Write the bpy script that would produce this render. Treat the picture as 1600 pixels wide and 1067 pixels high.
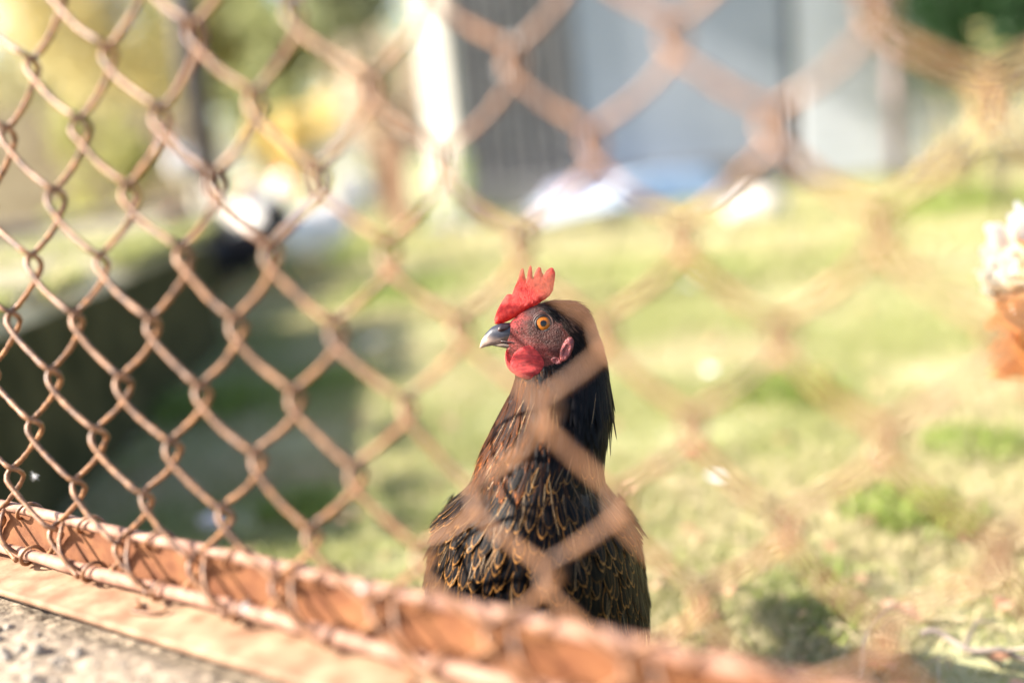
import bpy, bmesh, math, random
import numpy as np
from mathutils import Matrix, Vector
random.seed(4); rng = np.random.default_rng(11)
for o in list(bpy.data.objects): bpy.data.objects.remove(o)
S = bpy.context.scene; C = S.collection
R_ = math.radians

# ------------------------------------------------------------------ camera, sky, sun, exposure
F = 1555.6                                   # focal length in pixels of a 1600 px wide picture (35 mm lens)
FR = np.array([[0.8303993, 0.0961216, 0.5488147],
               [0.0277581, 0.9766460, -0.2130539],
               [-0.5564768, 0.1921539, 0.8083381]])      # fence axes (along, down, away) in camera axes
FT = np.array([-0.3249014, -0.0139857, 0.6464134])
dn = FR[:, 1] / np.linalg.norm(FR[:, 1])
fw = np.array([0, 0, 1.]) - dn * dn[2]; fw /= np.linalg.norm(fw)
rt = np.cross(dn, fw)
WR = np.array([rt, fw, -dn])                 # camera axes (right, down, forward) -> world
CAM = np.array([0, 0, 0.5])
def W(pc): return CAM + np.asarray(pc) @ WR.T
def ray(u, v): return WR @ np.array([(u - 800) / F, (v - 533.5) / F, 1.])
def G(u, v, z=0.0):                          # where the sight line of a picture point meets height z
    d = ray(u, v); return CAM + d * ((z - CAM[2]) / d[2])
def V(u, v, y):                              # ... meets the upright plane Y = y
    d = ray(u, v); return CAM + d * ((y - CAM[1]) / d[1])
cam = bpy.data.cameras.new('camera'); co = bpy.data.objects.new('camera', cam); C.objects.link(co)
M = Matrix.Identity(4)
for i in range(3):
    M[i][0] = WR[i, 0]; M[i][1] = -WR[i, 1]; M[i][2] = -WR[i, 2]; M[i][3] = CAM[i]
co.matrix_world = M
cam.lens = 35; cam.sensor_width = 36; cam.clip_start = 0.01; cam.clip_end = 500
FOC = 0.72
cam.dof.use_dof = True; cam.dof.focus_distance = FOC; cam.dof.aperture_fstop = 1.3; cam.dof.aperture_blades = 0
S.camera = co
SUN_EL, SUN_AZ = R_(33), R_(-97)             # azimuth from +Y (view direction) towards +X
sd = Vector((math.sin(SUN_AZ) * math.cos(SUN_EL), math.cos(SUN_AZ) * math.cos(SUN_EL), math.sin(SUN_EL)))
w = bpy.data.worlds.new('World'); S.world = w; w.use_nodes = True
nt = w.node_tree; sky = nt.nodes.new('ShaderNodeTexSky'); sky.sky_type = 'NISHITA'; sky.sun_disc = False
sky.sun_elevation = SUN_EL; sky.sun_rotation = SUN_AZ; sky.altitude = 100; sky.dust_density = 2.0
bg = nt.nodes['Background']; bg.inputs['Strength'].default_value = 0.11
nt.links.new(sky.outputs[0], bg.inputs[0])
sl = bpy.data.lights.new('sun', 'SUN'); sl.energy = 5.0; sl.angle = R_(0.5); sl.color = (1, .93, .82)
so = bpy.data.objects.new('sun', sl); C.objects.link(so); so.rotation_euler = sd.to_track_quat('Z', 'Y').to_euler()
S.view_settings.view_transform = 'Standard'; S.view_settings.look = 'None'
S.view_settings.exposure = 1.9; S.view_settings.gamma = 1; S.view_settings.use_curve_mapping = False
S.render.engine = 'CYCLES'

# ------------------------------------------------------------------ helpers
def obj(name, V_, F_, mat=None, parent=None, col=None, uv=None, col2=None, smooth=True, kind=None):
    V_ = np.asarray(V_, np.float32).reshape(-1, 3); me = bpy.data.meshes.new(name)
    if isinstance(F_, np.ndarray):
        n, k = F_.shape
        me.vertices.add(len(V_)); me.vertices.foreach_set('co', V_.ravel())
        me.loops.add(n * k); me.loops.foreach_set('vertex_index', F_.astype(np.int32).ravel())
        me.polygons.add(n); me.polygons.foreach_set('loop_start', np.arange(0, n * k, k, dtype=np.int32))
        me.polygons.foreach_set('loop_total', np.full(n, k, np.int32))
        me.update(calc_edges=True)
    else:
        me.from_pydata(V_.tolist(), [], F_)
    if smooth: me.polygons.foreach_set('use_smooth', np.ones(len(me.polygons), bool))
    def ca(nm_, c):
        c = np.asarray(c, np.float32)
        a = me.color_attributes.new(nm_, 'FLOAT_COLOR', 'POINT')
        c4 = np.ones((len(V_), 4), np.float32); c4[:, :3] = c; a.data.foreach_set('color', c4.ravel())
    if col is not None: ca('col', col)
    if col2 is not None: ca('col2', col2)
    if uv is not None:
        a = me.attributes.new('fuv', 'FLOAT_VECTOR', 'POINT')
        u3 = np.zeros((len(V_), 3), np.float32); u3[:, :2] = uv; a.data.foreach_set('vector', u3.ravel())
    me.validate()
    o = bpy.data.objects.new(name, me); C.objects.link(o)
    if mat: me.materials.append(mat)
    if parent: o.parent = parent
    if kind: o['kind'] = kind
    return o
def thing(name, label, cat, loc=(0, 0, 0), rz=0, group=None):
    o = bpy.data.objects.new(name, None); C.objects.link(o); o.location = loc; o.rotation_euler = (0, 0, rz)
    o.empty_display_size = .05
    return tag(o, label, cat, group)
def tag(o, label, cat, group=None):
    o['label'] = label; o['category'] = cat
    if group: o['group'] = group
    return o
def copy_tree(o, parent=None, name=None):
    c = o.copy(); C.objects.link(c); c.parent = parent
    for ch in [x for x in S.objects if x.parent == o and x is not c]: copy_tree(ch, c)
    return c
def box(x0, x1, y0, y1, z0, z1, b=0.0):
    bm = bmesh.new(); bmesh.ops.create_cube(bm, size=1)
    for v in bm.verts: v.co = ((x0 + x1) / 2 + v.co.x * (x1 - x0), (y0 + y1) / 2 + v.co.y * (y1 - y0), (z0 + z1) / 2 + v.co.z * (z1 - z0))
    if b: bmesh.ops.bevel(bm, geom=bm.edges[:], offset=b, segments=2, profile=.5, affect='EDGES')
    vs = [tuple(v.co) for v in bm.verts]; fs = [[v.index for v in f.verts] for f in bm.faces]; bm.free()
    return vs, fs
def merge(*parts):
    vs, fs = [], []
    for v, f in parts:
        n = len(vs); vs += [tuple(p) for p in v]; fs += [[i + n for i in q] for q in f]
    return vs, fs
def tube(path, rad, k=10, cap=True):
    P = np.asarray(path, float); n = len(P); rad = np.broadcast_to(np.asarray(rad, float), (n,))
    T = np.gradient(P, axis=0); T /= np.linalg.norm(T, axis=1)[:, None] + 1e-12
    up = np.array([0, 0, 1.]) if abs(T[0, 2]) < .9 else np.array([1., 0, 0])
    A = np.cross(T[0], up); A /= np.linalg.norm(A); vs = []
    for i in range(n):
        A = A - T[i] * (A @ T[i]); A /= np.linalg.norm(A); B = np.cross(T[i], A)
        a = np.linspace(0, 2 * np.pi, k, endpoint=False)
        vs.append(P[i] + rad[i] * (np.cos(a)[:, None] * A + np.sin(a)[:, None] * B))
    vs = np.concatenate(vs); i, j = np.meshgrid(np.arange(n - 1), np.arange(k), indexing='ij'); j2 = (j + 1) % k
    fs = np.stack([i * k + j, i * k + j2, (i + 1) * k + j2, (i + 1) * k + j], -1).reshape(-1, 4)
    if cap:
        fl = fs.tolist(); fl.append(list(range(k))[::-1]); fl.append(list(range((n - 1) * k, n * k))); return vs, fl
    return vs, fs
def ellipsoid(c, r, nu=24, nv=14, ax=None):
    th = np.linspace(0, np.pi, nv); ph = np.linspace(0, 2 * np.pi, nu, endpoint=False)
    T, P_ = np.meshgrid(th, ph, indexing='ij')
    v = np.stack([np.sin(T) * np.cos(P_), np.sin(T) * np.sin(P_), np.cos(T)], -1).reshape(-1, 3) * np.asarray(r)
    if ax is not None: v = v @ np.asarray(ax).T
    v = v + np.asarray(c); i, j = np.meshgrid(np.arange(nv - 1), np.arange(nu), indexing='ij'); j2 = (j + 1) % nu
    return v, np.stack([i * nu + j, (i + 1) * nu + j, (i + 1) * nu + j2, i * nu + j2], -1).reshape(-1, 4)
def vnoise(x, y, seed=0):
    xi = np.floor(x).astype(int); yi = np.floor(y).astype(int); fx = x - xi; fy = y - yi
    fx = fx * fx * (3 - 2 * fx); fy = fy * fy * (3 - 2 * fy)
    def h(a, b):
        n = (a * 374761393 + b * 668265263 + seed * 1442695041) & 0xffffffff
        n = ((n ^ (n >> 13)) * 1274126177) & 0xffffffff
        return ((n ^ (n >> 16)) & 0xffff) / 65535.
    return (h(xi, yi) * (1 - fx) + h(xi + 1, yi) * fx) * (1 - fy) + (h(xi, yi + 1) * (1 - fx) + h(xi + 1, yi + 1) * fx) * fy
def fbm(x, y, o=4, seed=0):
    s = 0; a = .5
    for i in range(o): s = s + a * vnoise(x * 2 ** i, y * 2 ** i, seed + i); a *= .5
    return s

def mat(name, c1, c2=None, scale=20, rough=.8, bump=.3, bdist=.002, bscale=None, metal=0, spec=.5, attr=None, c3=None, sss=0, trans=0, stretch=None, detail=6):
    m = bpy.data.materials.new(name); m.use_nodes = True; n = m.node_tree.nodes; l = m.node_tree.links
    p = n['Principled BSDF']; p.inputs['Roughness'].default_value = rough; p.inputs['Metallic'].default_value = metal
    p.inputs['Specular IOR Level'].default_value = spec
    tc = n.new('ShaderNodeTexCoord'); mp = n.new('ShaderNodeMapping'); l.new(tc.outputs['Object'], mp.inputs[0])
    if stretch: mp.inputs['Scale'].default_value = stretch
    no = n.new('ShaderNodeTexNoise'); no.inputs['Scale'].default_value = scale; no.inputs['Detail'].default_value = detail
    l.new(mp.outputs[0], no.inputs[0])
    r = n.new('ShaderNodeValToRGB'); r.color_ramp.elements[0].color = (*c1, 1); r.color_ramp.elements[1].color = (*(c2 or c1), 1)
    r.color_ramp.elements[0].position = .35; r.color_ramp.elements[1].position = .65
    if c3: e = r.color_ramp.elements.new(.78); e.color = (*c3, 1)
    l.new(no.outputs['Fac'], r.inputs[0]); colout = r.outputs[0]
    if attr:
        a = n.new('ShaderNodeVertexColor'); a.layer_name = attr
        mx = n.new('ShaderNodeMix'); mx.data_type = 'RGBA'; mx.blend_type = 'MULTIPLY'; mx.inputs[0].default_value = 1
        l.new(colout, mx.inputs[6]); l.new(a.outputs[0], mx.inputs[7]); colout = mx.outputs[2]
    l.new(colout, p.inputs['Base Color'])
    if bump:
        nb = n.new('ShaderNodeTexNoise'); nb.inputs['Scale'].default_value = bscale or scale * 3; nb.inputs['Detail'].default_value = 5
        l.new(mp.outputs[0], nb.inputs[0]); b = n.new('ShaderNodeBump'); b.inputs['Strength'].default_value = bump; b.inputs['Distance'].default_value = bdist
        l.new(nb.outputs['Fac'], b.inputs['Height']); l.new(b.outputs[0], p.inputs['Normal'])
    if sss:
        p.inputs['Subsurface Weight'].default_value = sss; p.inputs['Subsurface Radius'].default_value = (1, .25, .12); p.inputs['Subsurface Scale'].default_value = .004
    if trans:
        t = n.new('ShaderNodeBsdfTranslucent'); l.new(colout, t.inputs[0]); ms = n.new('ShaderNodeMixShader'); ms.inputs[0].default_value = trans
        l.new(p.outputs[0], ms.inputs[1]); l.new(t.outputs[0], ms.inputs[2]); l.new(ms.outputs[0], n['Material Output'].inputs[0])
    return m

# ------------------------------------------------------------------ setting: ground, sky is the world
def ground_h(x, y):
    return .030 * (fbm(x * .9 + 40, y * .9 + 7, 3, 5) - .45) + .012 * (fbm(x * 6 + 9, y * 6, 2, 9) - .4)
gx = np.unique(np.concatenate([np.linspace(-150, -6, 14), np.linspace(-6, -2, 24), np.linspace(-2, 2.5, 150), np.linspace(2.5, 8, 26), np.linspace(8, 150, 14)]))
gy = np.unique(np.concatenate([np.linspace(-150, -2, 12), np.linspace(-2, .3, 20), np.linspace(.3, 4, 130), np.linspace(4, 10, 50), np.linspace(10, 200, 16)]))
X, Y = np.meshgrid(gx, gy, indexing='ij'); Z = ground_h(X, Y)
nx, ny = X.shape; i, j = np.meshgrid(np.arange(nx - 1), np.arange(ny - 1), indexing='ij')
gf = np.stack([i * ny + j, (i + 1) * ny + j, (i + 1) * ny + j + 1, i * ny + j + 1], -1).reshape(-1, 4)
gm = mat('turf_soil', (.23, .23, .10), (.40, .38, .20), 3.2, .95, .5, .01, 60, c3=(.46, .40, .30))
g = obj('ground', np.stack([X, Y, Z], -1).reshape(-1, 3), gf, gm); g['kind'] = 'structure'

# raised bed polygon (left) used to keep grass out
BEDS = [[(-.70, 1.22), (-.86, 2.95), (-1.70, 3.0), (-1.78, 1.9)], [(-1.13, 2.97), (-1.24, 5.2), (-1.60, 5.3), (-1.70, 2.99)]]
def inpoly(x, y, P):
    c = np.zeros(x.shape, bool); n = len(P)
    for k in range(n):
        x1, y1 = P[k]; x2, y2 = P[(k + 1) % n]
        t = ((y1 > y) != (y2 > y)) & (x < (x2 - x1) * (y - y1) / (y2 - y1 + 1e-12) + x1); c ^= t
    return c
def inbed(x, y): return inpoly(x, y, BEDS[0]) | inpoly(x, y, BEDS[1])
FW = WR @ FR                                  # fence axes in world
FO = W(FT)                                    # fence origin in world
def fence_n(x, y):                            # signed distance behind the fence
    return (x - FO[0]) * FW[0, 2] + (y - FO[1]) * FW[1, 2]

# ------------------------------------------------------------------ grass (stuff)
def blades(x, y, h, wd, col, bend, yaw, z=None):
    n = len(x); z = ground_h(x, y) - .002 if z is None else z
    a = rng.uniform(0, 2 * np.pi, n) if yaw is None else yaw
    lean = rng.uniform(0, 2 * np.pi, n)
    lx, ly = np.cos(lean) * bend * h, np.sin(lean) * bend * h; px, py = np.cos(a) * wd / 2, np.sin(a) * wd / 2
    L = [(0, 1), (.45, .85), (.8, .5)]; vs = []
    for t, ww in L:
        for s in (-1, 1):
            vs.append(np.stack([x + lx * t ** 2 + s * px * ww, y + ly * t ** 2 + s * py * ww, z + h * (t - .35 * bend * t * t)], -1))
    vs.append(np.stack([x + lx, y + ly, z + h * (1 - .35 * bend)], -1))
    Vv = np.stack(vs, 1).reshape(-1, 3); b = np.arange(n)[:, None] * 7
    tr = np.array([[0, 1, 3], [0, 3, 2], [2, 3, 5], [2, 5, 4], [4, 5, 6]])
    Ff = (b[:, :, None] + tr[None]).reshape(-1, 3)
    return Vv, Ff, np.repeat(col, 7, 0)
def grass_pts(n, y0, y1, wx):
    yy = y0 + (y1 - y0) * rng.uniform(0, 1, n) ** 1.5; xx = rng.uniform(-1, 1, n) * (yy * wx + .25) + .05 * yy
    k = (fence_n(xx, yy) > .05) & ~inbed(xx, yy); return xx[k], yy[k]
def grass_col(x, y, dry=.45):
    n = len(x); g1 = np.array([.22, .255, .08]); g2 = np.array([.42, .41, .17]); st = np.array([.60, .52, .32])
    t = np.clip(rng.normal(.5, .3, n), 0, 1)[:, None]; c = g1 * (1 - t) + g2 * t
    d = (fbm(x * 2.3 + 3, y * 2.3, 3, 31) - .42) * 3 + dry
    k = rng.uniform(0, 1, n) < np.clip(d, .08, .85); c[k] = st * rng.uniform(.65, 1.1, (k.sum(), 1)); return c
x, y = grass_pts(290000, .6, 3.2, .62); m_ = fbm(x * 5, y * 5, 3, 3)
k = rng.uniform(.25, .6, len(x)) < m_ + .20; x, y, m_ = x[k], y[k], m_[k]
A1 = blades(x, y, rng.uniform(.010, .032, len(x)) * (.5 + 1.1 * m_), rng.uniform(.0015, .0032, len(x)), grass_col(x, y), rng.uniform(.3, 1.3, len(x)), None)
x, y = grass_pts(60000, 3.0, 9.5, .62)
A2 = blades(x, y, rng.uniform(.025, .06, len(x)), rng.uniform(.006, .014, len(x)), grass_col(x, y), rng.uniform(.3, 1.2, len(x)), None)
tufts = [(1220, 618, .08, 300), (1270, 630, .05, 160), (1395, 800, .055, 300), (1450, 815, .05, 200), (1190, 600, .05, 120), (640, 470, .16, 500), (1105, 430, .12, 380), (1290, 905, .03, 120),
         (330, 640, .12, 400), (690, 350, .30, 500), (1520, 700, .06, 300), (520, 600, .08, 300), (470, 800, .05, 300), (1235, 950, .035, 110), (1195, 925, .03, 70), (1290, 985, .03, 70), (1500, 330, .3, 500), (560, 395, .2, 400)]
T = []
for (u, v, r, n) in tufts:
    c = G(u, v); rr = r * np.sqrt(rng.uniform(0, 1, n)); aa = rng.uniform(0, 6.283, n); x = c[0] + rr * np.cos(aa) * 1.3; y = c[1] + rr * np.sin(aa) * 1.3
    hh = rng.uniform(.25, .62, n) * r * (1.1 - rr / r * .5) + .02; cc = np.array([.20, .27, .06]) * rng.uniform(.6, 1.4, (n, 1)) + np.array([.05, .03, .01]) * rng.uniform(0, 1, (n, 1))
    T.append(blades(x, y, hh, rng.uniform(.002, .0045, n) * (1 + r * 6), cc, rng.uniform(.3, 1.0, n), None))
Vs, Fs, Cs, o_ = [], [], [], 0
for a in [A1, A2] + T: Vs.append(a[0]); Fs.append(a[1] + o_); Cs.append(a[2]); o_ += len(a[0])
grass_m = mat('grass_blade', (.9, .9, .9), (1.1, 1.1, 1.0), 300, .55, 0, attr='col', trans=.35, spec=.3)
gr = obj('grass', np.concatenate(Vs), np.concatenate(Fs), grass_m, col=np.concatenate(Cs), smooth=False, kind='stuff')
tag(gr, 'short sunlit lawn grass with green tufts and dry straw', 'grass')

# dead leaves and straw lying in the turf
leaf_m = mat('dry_leaf', (.42, .27, .19), (.60, .45, .36), 60, .8, .2, attr='col', trans=.2)
def leaf_shape(n=8):
    t = np.linspace(0, 1, n); wv = np.sin(np.pi * t ** .8) * .32
    a = np.c_[t, wv, .10 * np.sin(t * 5) + .25 * wv]; b = np.c_[t, -wv, .10 * np.sin(t * 5) + .25 * wv]; m0 = np.c_[t, 0 * t, .10 * np.sin(t * 5)]
    vs = np.concatenate([a, m0, b]); fs = []
    for q in range(n - 1): fs += [[q, q + 1, n + q + 1, n + q], [n + q, n + q + 1, 2 * n + q + 1, 2 * n + q]]
    return vs, np.array(fs)
lv, lf = leaf_shape(); Vs, Fs, Cs, o_ = [], [], [], 0
for q in range(420):
    yy = .75 + 5 * random.random() ** 1.6; xx = random.uniform(-.6, .62) * yy
    if fence_n(xx, yy) < .08 or inbed(np.array([xx]), np.array([yy]))[0]: continue
    s = random.uniform(.008, .028) * (1 + .12 * yy); a = random.uniform(0, 6.28); ca, sa = math.cos(a), math.sin(a); v = lv * s
    v = v @ np.array(Matrix.Rotation(random.uniform(-.5, .5), 3, 'X')).T
    v = np.c_[v[:, 0] * ca - v[:, 1] * sa + xx, v[:, 0] * sa + v[:, 1] * ca + yy, v[:, 2] + float(ground_h(np.array(xx), np.array(yy))) + random.uniform(.008, .018)]
    Vs.append(v); Fs.append(lf + o_); o_ += len(v); Cs.append(np.tile(np.array(random.choice([(.8, .65, .5), (1.0, .85, .7), (.6, .4, .3), (.7, .6, .5)])) , (len(v), 1)))
Vs2, Fs2, o2 = [], [], 0
for q in range(900):
    yy = .72 + 3.2 * random.random() ** 1.4; xx = random.uniform(-.55, .62) * yy
    if fence_n(xx, yy) < .08 or inbed(np.array([xx]), np.array([yy]))[0]: continue
    L_ = random.uniform(.02, .08); a = random.uniform(0, 6.28); z0 = float(ground_h(np.array(xx), np.array(yy))) + random.uniform(.004, .02); t = np.linspace(0, 1, 4)
    v, f = tube(np.c_[xx + math.cos(a) * L_ * t, yy + math.sin(a) * L_ * t, z0 + .01 * np.sin(t * 3) * random.uniform(-.3, 1)], random.uniform(.0006, .0012), 3, False); Vs2.append(v); Fs2.append(f + o2); o2 += len(v)
stw = obj('straw', np.concatenate(Vs2), np.concatenate(Fs2), mat('straw_tan', (.38, .29, .17), (.58, .47, .30), 40, .7, 0), kind='stuff')
tag(stw, 'loose tan straw scattered over the lawn', 'straw')
lt = obj('leaf_litter', np.concatenate(Vs), np.concatenate(Fs), leaf_m, col=np.concatenate(Cs), kind='stuff')
tag(lt, 'scattered dry brown leaves lying in the lawn', 'leaves')

# ------------------------------------------------------------------ rough concrete footing under the fence frame (fence axes)
fence_root_loc = FO
def FP(p):                                    # fence coords -> world
    return FO + np.asarray(p) @ FW.T
cm = mat('rough_concrete', (.18, .135, .095), (.36, .285, .20), 160, .95, .6, .002, 300, c3=(.50, .43, .34))
fx = np.unique(np.concatenate([np.linspace(-5, -.5, 24), np.linspace(-.5, .75, 420), np.linspace(.75, 4, 20)]))
fy = np.unique(np.concatenate([np.linspace(-3, -.25, 14), np.linspace(-.25, .03, 110)]))
A, B = np.meshgrid(fx, fy, indexing='ij')
H = .2335 + .006 * (fbm(A * 45, B * 45, 3, 2) - .5) + .006 * (fbm(A * 210, B * 210, 2, 8) - .45) + .008 * (fbm(A * 9, B * 9, 2, 14) - .5)
H = H - .010 * np.exp(-((B + .012) / .020) ** 2)
ex = np.array([FW[0, 0], FW[1, 0]]); ex /= np.linalg.norm(ex); en = np.array([-ex[1], ex[0]])
WX = FO[0] + A * ex[0] + B * en[0]; WY = FO[1] + A * ex[1] + B * en[1]
nx, ny = A.shape; i, j = np.meshgrid(np.arange(nx - 1), np.arange(ny - 1), indexing='ij')
ff = np.stack([i * ny + j, (i + 1) * ny + j, (i + 1) * ny + j + 1, i * ny + j + 1], -1).reshape(-1, 4)
top = np.stack([WX, WY, H], -1).reshape(-1, 3)
vs = top.tolist(); fs = ff.tolist(); edge = [q * ny + ny - 1 for q in range(nx)]; b0 = len(vs)
for q in edge: vs.append((top[q, 0], top[q, 1], -.05))
for q in range(nx - 1): fs.append([edge[q], edge[q + 1], b0 + q + 1, b0 + q])
cf = obj('concrete_footing', vs, fs, cm); cf['kind'] = 'structure'
# loose grit
gv, gfc = ellipsoid((0, 0, 0), (1, .8, .65), 8, 5); Vs, Fs, o_ = [], [], 0
for q in range(1500):
    a = random.uniform(-.25, .5); b = -random.uniform(.045, .25); s = random.choice([.0012, .0018, .0025, .004]) * random.uniform(.7, 1.3)
    hh = float(.2335 + .006 * (fbm(np.array(a * 45), np.array(b * 45), 3, 2) - .5) + .006 * (fbm(np.array(a * 140), np.array(b * 140), 2, 8) - .45) + .008 * (fbm(np.array(a * 9), np.array(b * 9), 2, 14) - .5) - .010 * np.exp(-((b + .012) / .020) ** 2))
    p = np.array([FO[0] + a * ex[0] + b * en[0], FO[1] + a * ex[1] + b * en[1], hh + s * .2])
    Vs.append(gv * s * rng.uniform(.75, 1.25, gv.shape) + p); Fs.append(gfc + o_); o_ += len(gv)
grit = obj('grit', np.concatenate(Vs), np.concatenate(Fs), mat('grit_stone', (.16, .13, .10), (.38, .33, .27), 150, .9, .4), kind='stuff')
tag(grit, 'loose grit on the rough concrete below the rusty rail', 'grit')

# ------------------------------------------------------------------ rusty chain link fence panel
rust = mat('rusty_wire', (.075, .030, .013), (.30, .135, .052), 150, .5, .45, .0006, 700, metal=.0, c3=(.48, .31, .19), spec=.6)
rust2 = mat('rusty_iron', (.20, .082, .038), (.36, .18, .09), 55, .72, .3, .0009, 420, c3=(.46, .28, .16), spec=.3, attr='col')
rust3 = mat('rusty_rod', (.18, .08, .048), (.38, .21, .14), 90, .75, .4, .0008, 500, c3=(.44, .29, .22), spec=.55)
fence = bpy.data.objects.new('chain_link_fence', None); C.objects.link(fence)
Mf = Matrix.Identity(4)
for i in range(3):
    for j in range(3): Mf[i][j] = FW[i, j]
    Mf[i][3] = FO[i]
fence.matrix_world = Mf
tag(fence, 'rusty chain link fence panel with angle iron bottom frame in front of the hen', 'fence')
KN = [(0,0,19,498),(2,0,120,500),(4,0,238,512),(6,0,368,514),(8,0,525,524),(1,-1,51,411),(3,-1,158,413),(5,-1,287,401),(7,-1,425,397),(9,-1,610,397),
(1,1,86,590),(3,1,194,603),(5,1,318,617),(7,1,460,627),(9,1,640,637),(11,1,857,643),(0,2,56,666),(2,2,154,682),(4,2,272,701),(6,2,405,719),(8,2,557,745),(10,2,747,788),(12,2,974,788),
(-1,3,24,742),(1,3,122,761),(3,3,230,780),(5,3,352,807),(7,3,492,840),(11,3,863,900),(2,-2,88,312),(4,-2,204,305),(6,-2,336,285),(8,-2,497,282),(12,-2,931,228),(14,-2,1213,200),(16,-2,1550,163),
(1,-3,14,211),(3,-3,128,201),(5,-3,256,185),(7,-3,396,161),(9,-3,583,140),(11,-3,806,102),(13,-3,1058,68),(15,-3,1367,28),(2,-4,51,103),(4,-4,169,88),(6,-4,303,56),(8,-4,457,22)]
HX, HZ = .037 * .98374, .037                  # half mesh pitch
kp, kd = [], []
for a, b, u, v in KN:                         # how far each knot of the real, slightly sagging mesh is off the ideal lattice
    d = FR.T @ np.array([(u - 800) / F, (v - 533.5) / F, 1]); o0 = -FR.T @ FT; q = o0 - d * (o0[2] / d[2])
    kp.append((a * HX, b * HZ)); kd.append((q[0] - a * HX, q[1] - b * HZ))
kp, kd = np.array(kp), np.array(kd)
def sag(P):
    d2 = ((P[:, None, :2] - kp[None]) ** 2).sum(-1); wt = np.exp(-d2 / (2 * .022 ** 2))
    dd = (wt @ kd) / (wt.sum(1)[:, None] + .25); Q = P.copy(); Q[:, :2] += dd; return Q
ZT, ZB = -11 * HZ, .172
rw, rb, ov = .00175, .0048, .0036             # wire radius, bend radius (helix half depth), overlap past the knot
for s_ in range(-14, 27):                     # one flattened helix per strand, between columns s and s+1
    xl, xr = s_ * HX - ov, (s_ + 1) * HX + ov; cx = (xl + xr) / 2; hw = (xr - xl) / 2 - rb
    half = 2 * hw + math.pi * rb; path = []
    # at column i knots sit at rows j with i+j even ; left bend at rows of column s
    j0 = -25 if (s_ - 25) % 2 == 0 else -24   # row of a left bend
    n_turn = 16; per = 34
    for t in range(n_turn * per + 1):
        sarc = t / per * 2 * half; ph = sarc % (2 * half); hb = math.pi * rb / 2; s1 = (sarc % half); nh = int(round((sarc - s1) / half))
        if s1 < hb: zf = .21 * (s1 / hb)
        elif s1 < half - hb: g_ = (s1 - hb) / (half - 2 * hb); zf = .21 + .67 * (g_ + .075 * math.sin(math.pi * g_))
        else: zf = .88 + .12 * (s1 - half + hb) / hb
        zc = (j0 + nh + zf - .11) * HZ
        # start at mid of left bend
        q = ph
        if q < math.pi * rb / 2: a = q / rb; x_ = -hw - rb * math.cos(a); y_ = -rb * math.sin(a)
        elif q < math.pi * rb / 2 + 2 * hw: x_ = -hw + (q - math.pi * rb / 2); y_ = -rb
        elif q < math.pi * rb * 1.5 + 2 * hw: a = (q - math.pi * rb / 2 - 2 * hw) / rb; x_ = hw + rb * math.sin(a); y_ = -rb * math.cos(a)
        elif q < math.pi * rb * 1.5 + 4 * hw: x_ = hw - (q - math.pi * rb * 1.5 - 2 * hw); y_ = rb
        else: a = (q - math.pi * rb * 1.5 - 4 * hw) / rb; x_ = -hw - rb * math.sin(a); y_ = rb * math.cos(a)
        if zc > ZB + .001: break
        path.append((cx + x_, zc, y_))
    P = np.array(path); rdx = random.random() * 9
    # wires are not perfectly straight: slight belly between knots
    P[:, 2] += .0012 * np.sin(P[:, 1] * 40 + rdx)
    P = sag(P); P[:, 0] += .0005 * np.sin(P[:, 1] * 260 + rdx)
    rad = rw * (1 + .07 * np.sin(np.arange(len(P)) * 1.7 + rdx) + .05 * rng.normal(size=len(P)))
    v_, f_ = tube(P, rad, 10)
    obj('wire', v_, f_, rust, fence)
# angle iron frame (profile in (down, away)), round bars
XL, XR = -3.0, 1.3
def extr(profile, x0, x1, n=140, wob=.0004):
    xs = np.linspace(x0, x1, n); k = len(profile); pr = np.array(profile); vs = []
    for xx in xs:
        vs.append(np.c_[np.full(k, xx), pr + wob * np.c_[np.sin(xx * 31 + pr[:, 1] * 90), np.sin(xx * 23 + 1 + pr[:, 0] * 50)]])
    vs = np.concatenate(vs); i, j = np.meshgrid(np.arange(n - 1), np.arange(k), indexing='ij'); j2 = (j + 1) % k
    return vs, np.stack([i * k + j, (i + 1) * k + j, (i + 1) * k + j2, i * k + j2], -1).reshape(-1, 4)
def rounded(pts, r=.0015):
    out = []; n = len(pts)
    for q in range(n):
        p0, p1, p2 = np.array(pts[q - 1]), np.array(pts[q]), np.array(pts[(q + 1) % n])
        a = (p0 - p1) / np.linalg.norm(p0 - p1); b = (p2 - p1) / np.linalg.norm(p2 - p1)
        for t in (0, .33, .66, 1): out.append(tuple(p1 + a * r * (1 - t) ** 2 + b * r * t ** 2))
    return out
prof = rounded([(.139, .0085), (.139, .0130), (.1835, .0130), (.1835, -.0310), (.1790, -.0310), (.1790, .0085)], .0016)
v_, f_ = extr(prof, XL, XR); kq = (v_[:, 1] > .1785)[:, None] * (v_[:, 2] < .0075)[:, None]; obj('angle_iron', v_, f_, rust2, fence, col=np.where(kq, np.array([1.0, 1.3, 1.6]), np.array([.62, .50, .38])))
xs = np.linspace(XL, XR, 260)
P = np.c_[xs, .1405 + .0006 * np.sin(xs * 27), .0088 + .0005 * np.sin(xs * 19 + 2)]
v_, f_ = tube(P, .0037 * (1 + .05 * np.sin(xs * 140) + .04 * rng.normal(size=260)), 12); obj('top_bar', v_, f_, rust3, fence)
P = np.c_[xs, .1685 + .0009 * np.sin(xs * 24), -.0005 + .0009 * np.sin(xs * 15)]
v_, f_ = tube(P, .0043 * (1 + .05 * np.sin(xs * 120 + 1) + .04 * rng.normal(size=260)), 14); obj('threading_bar', v_, f_, rust3, fence)
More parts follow.
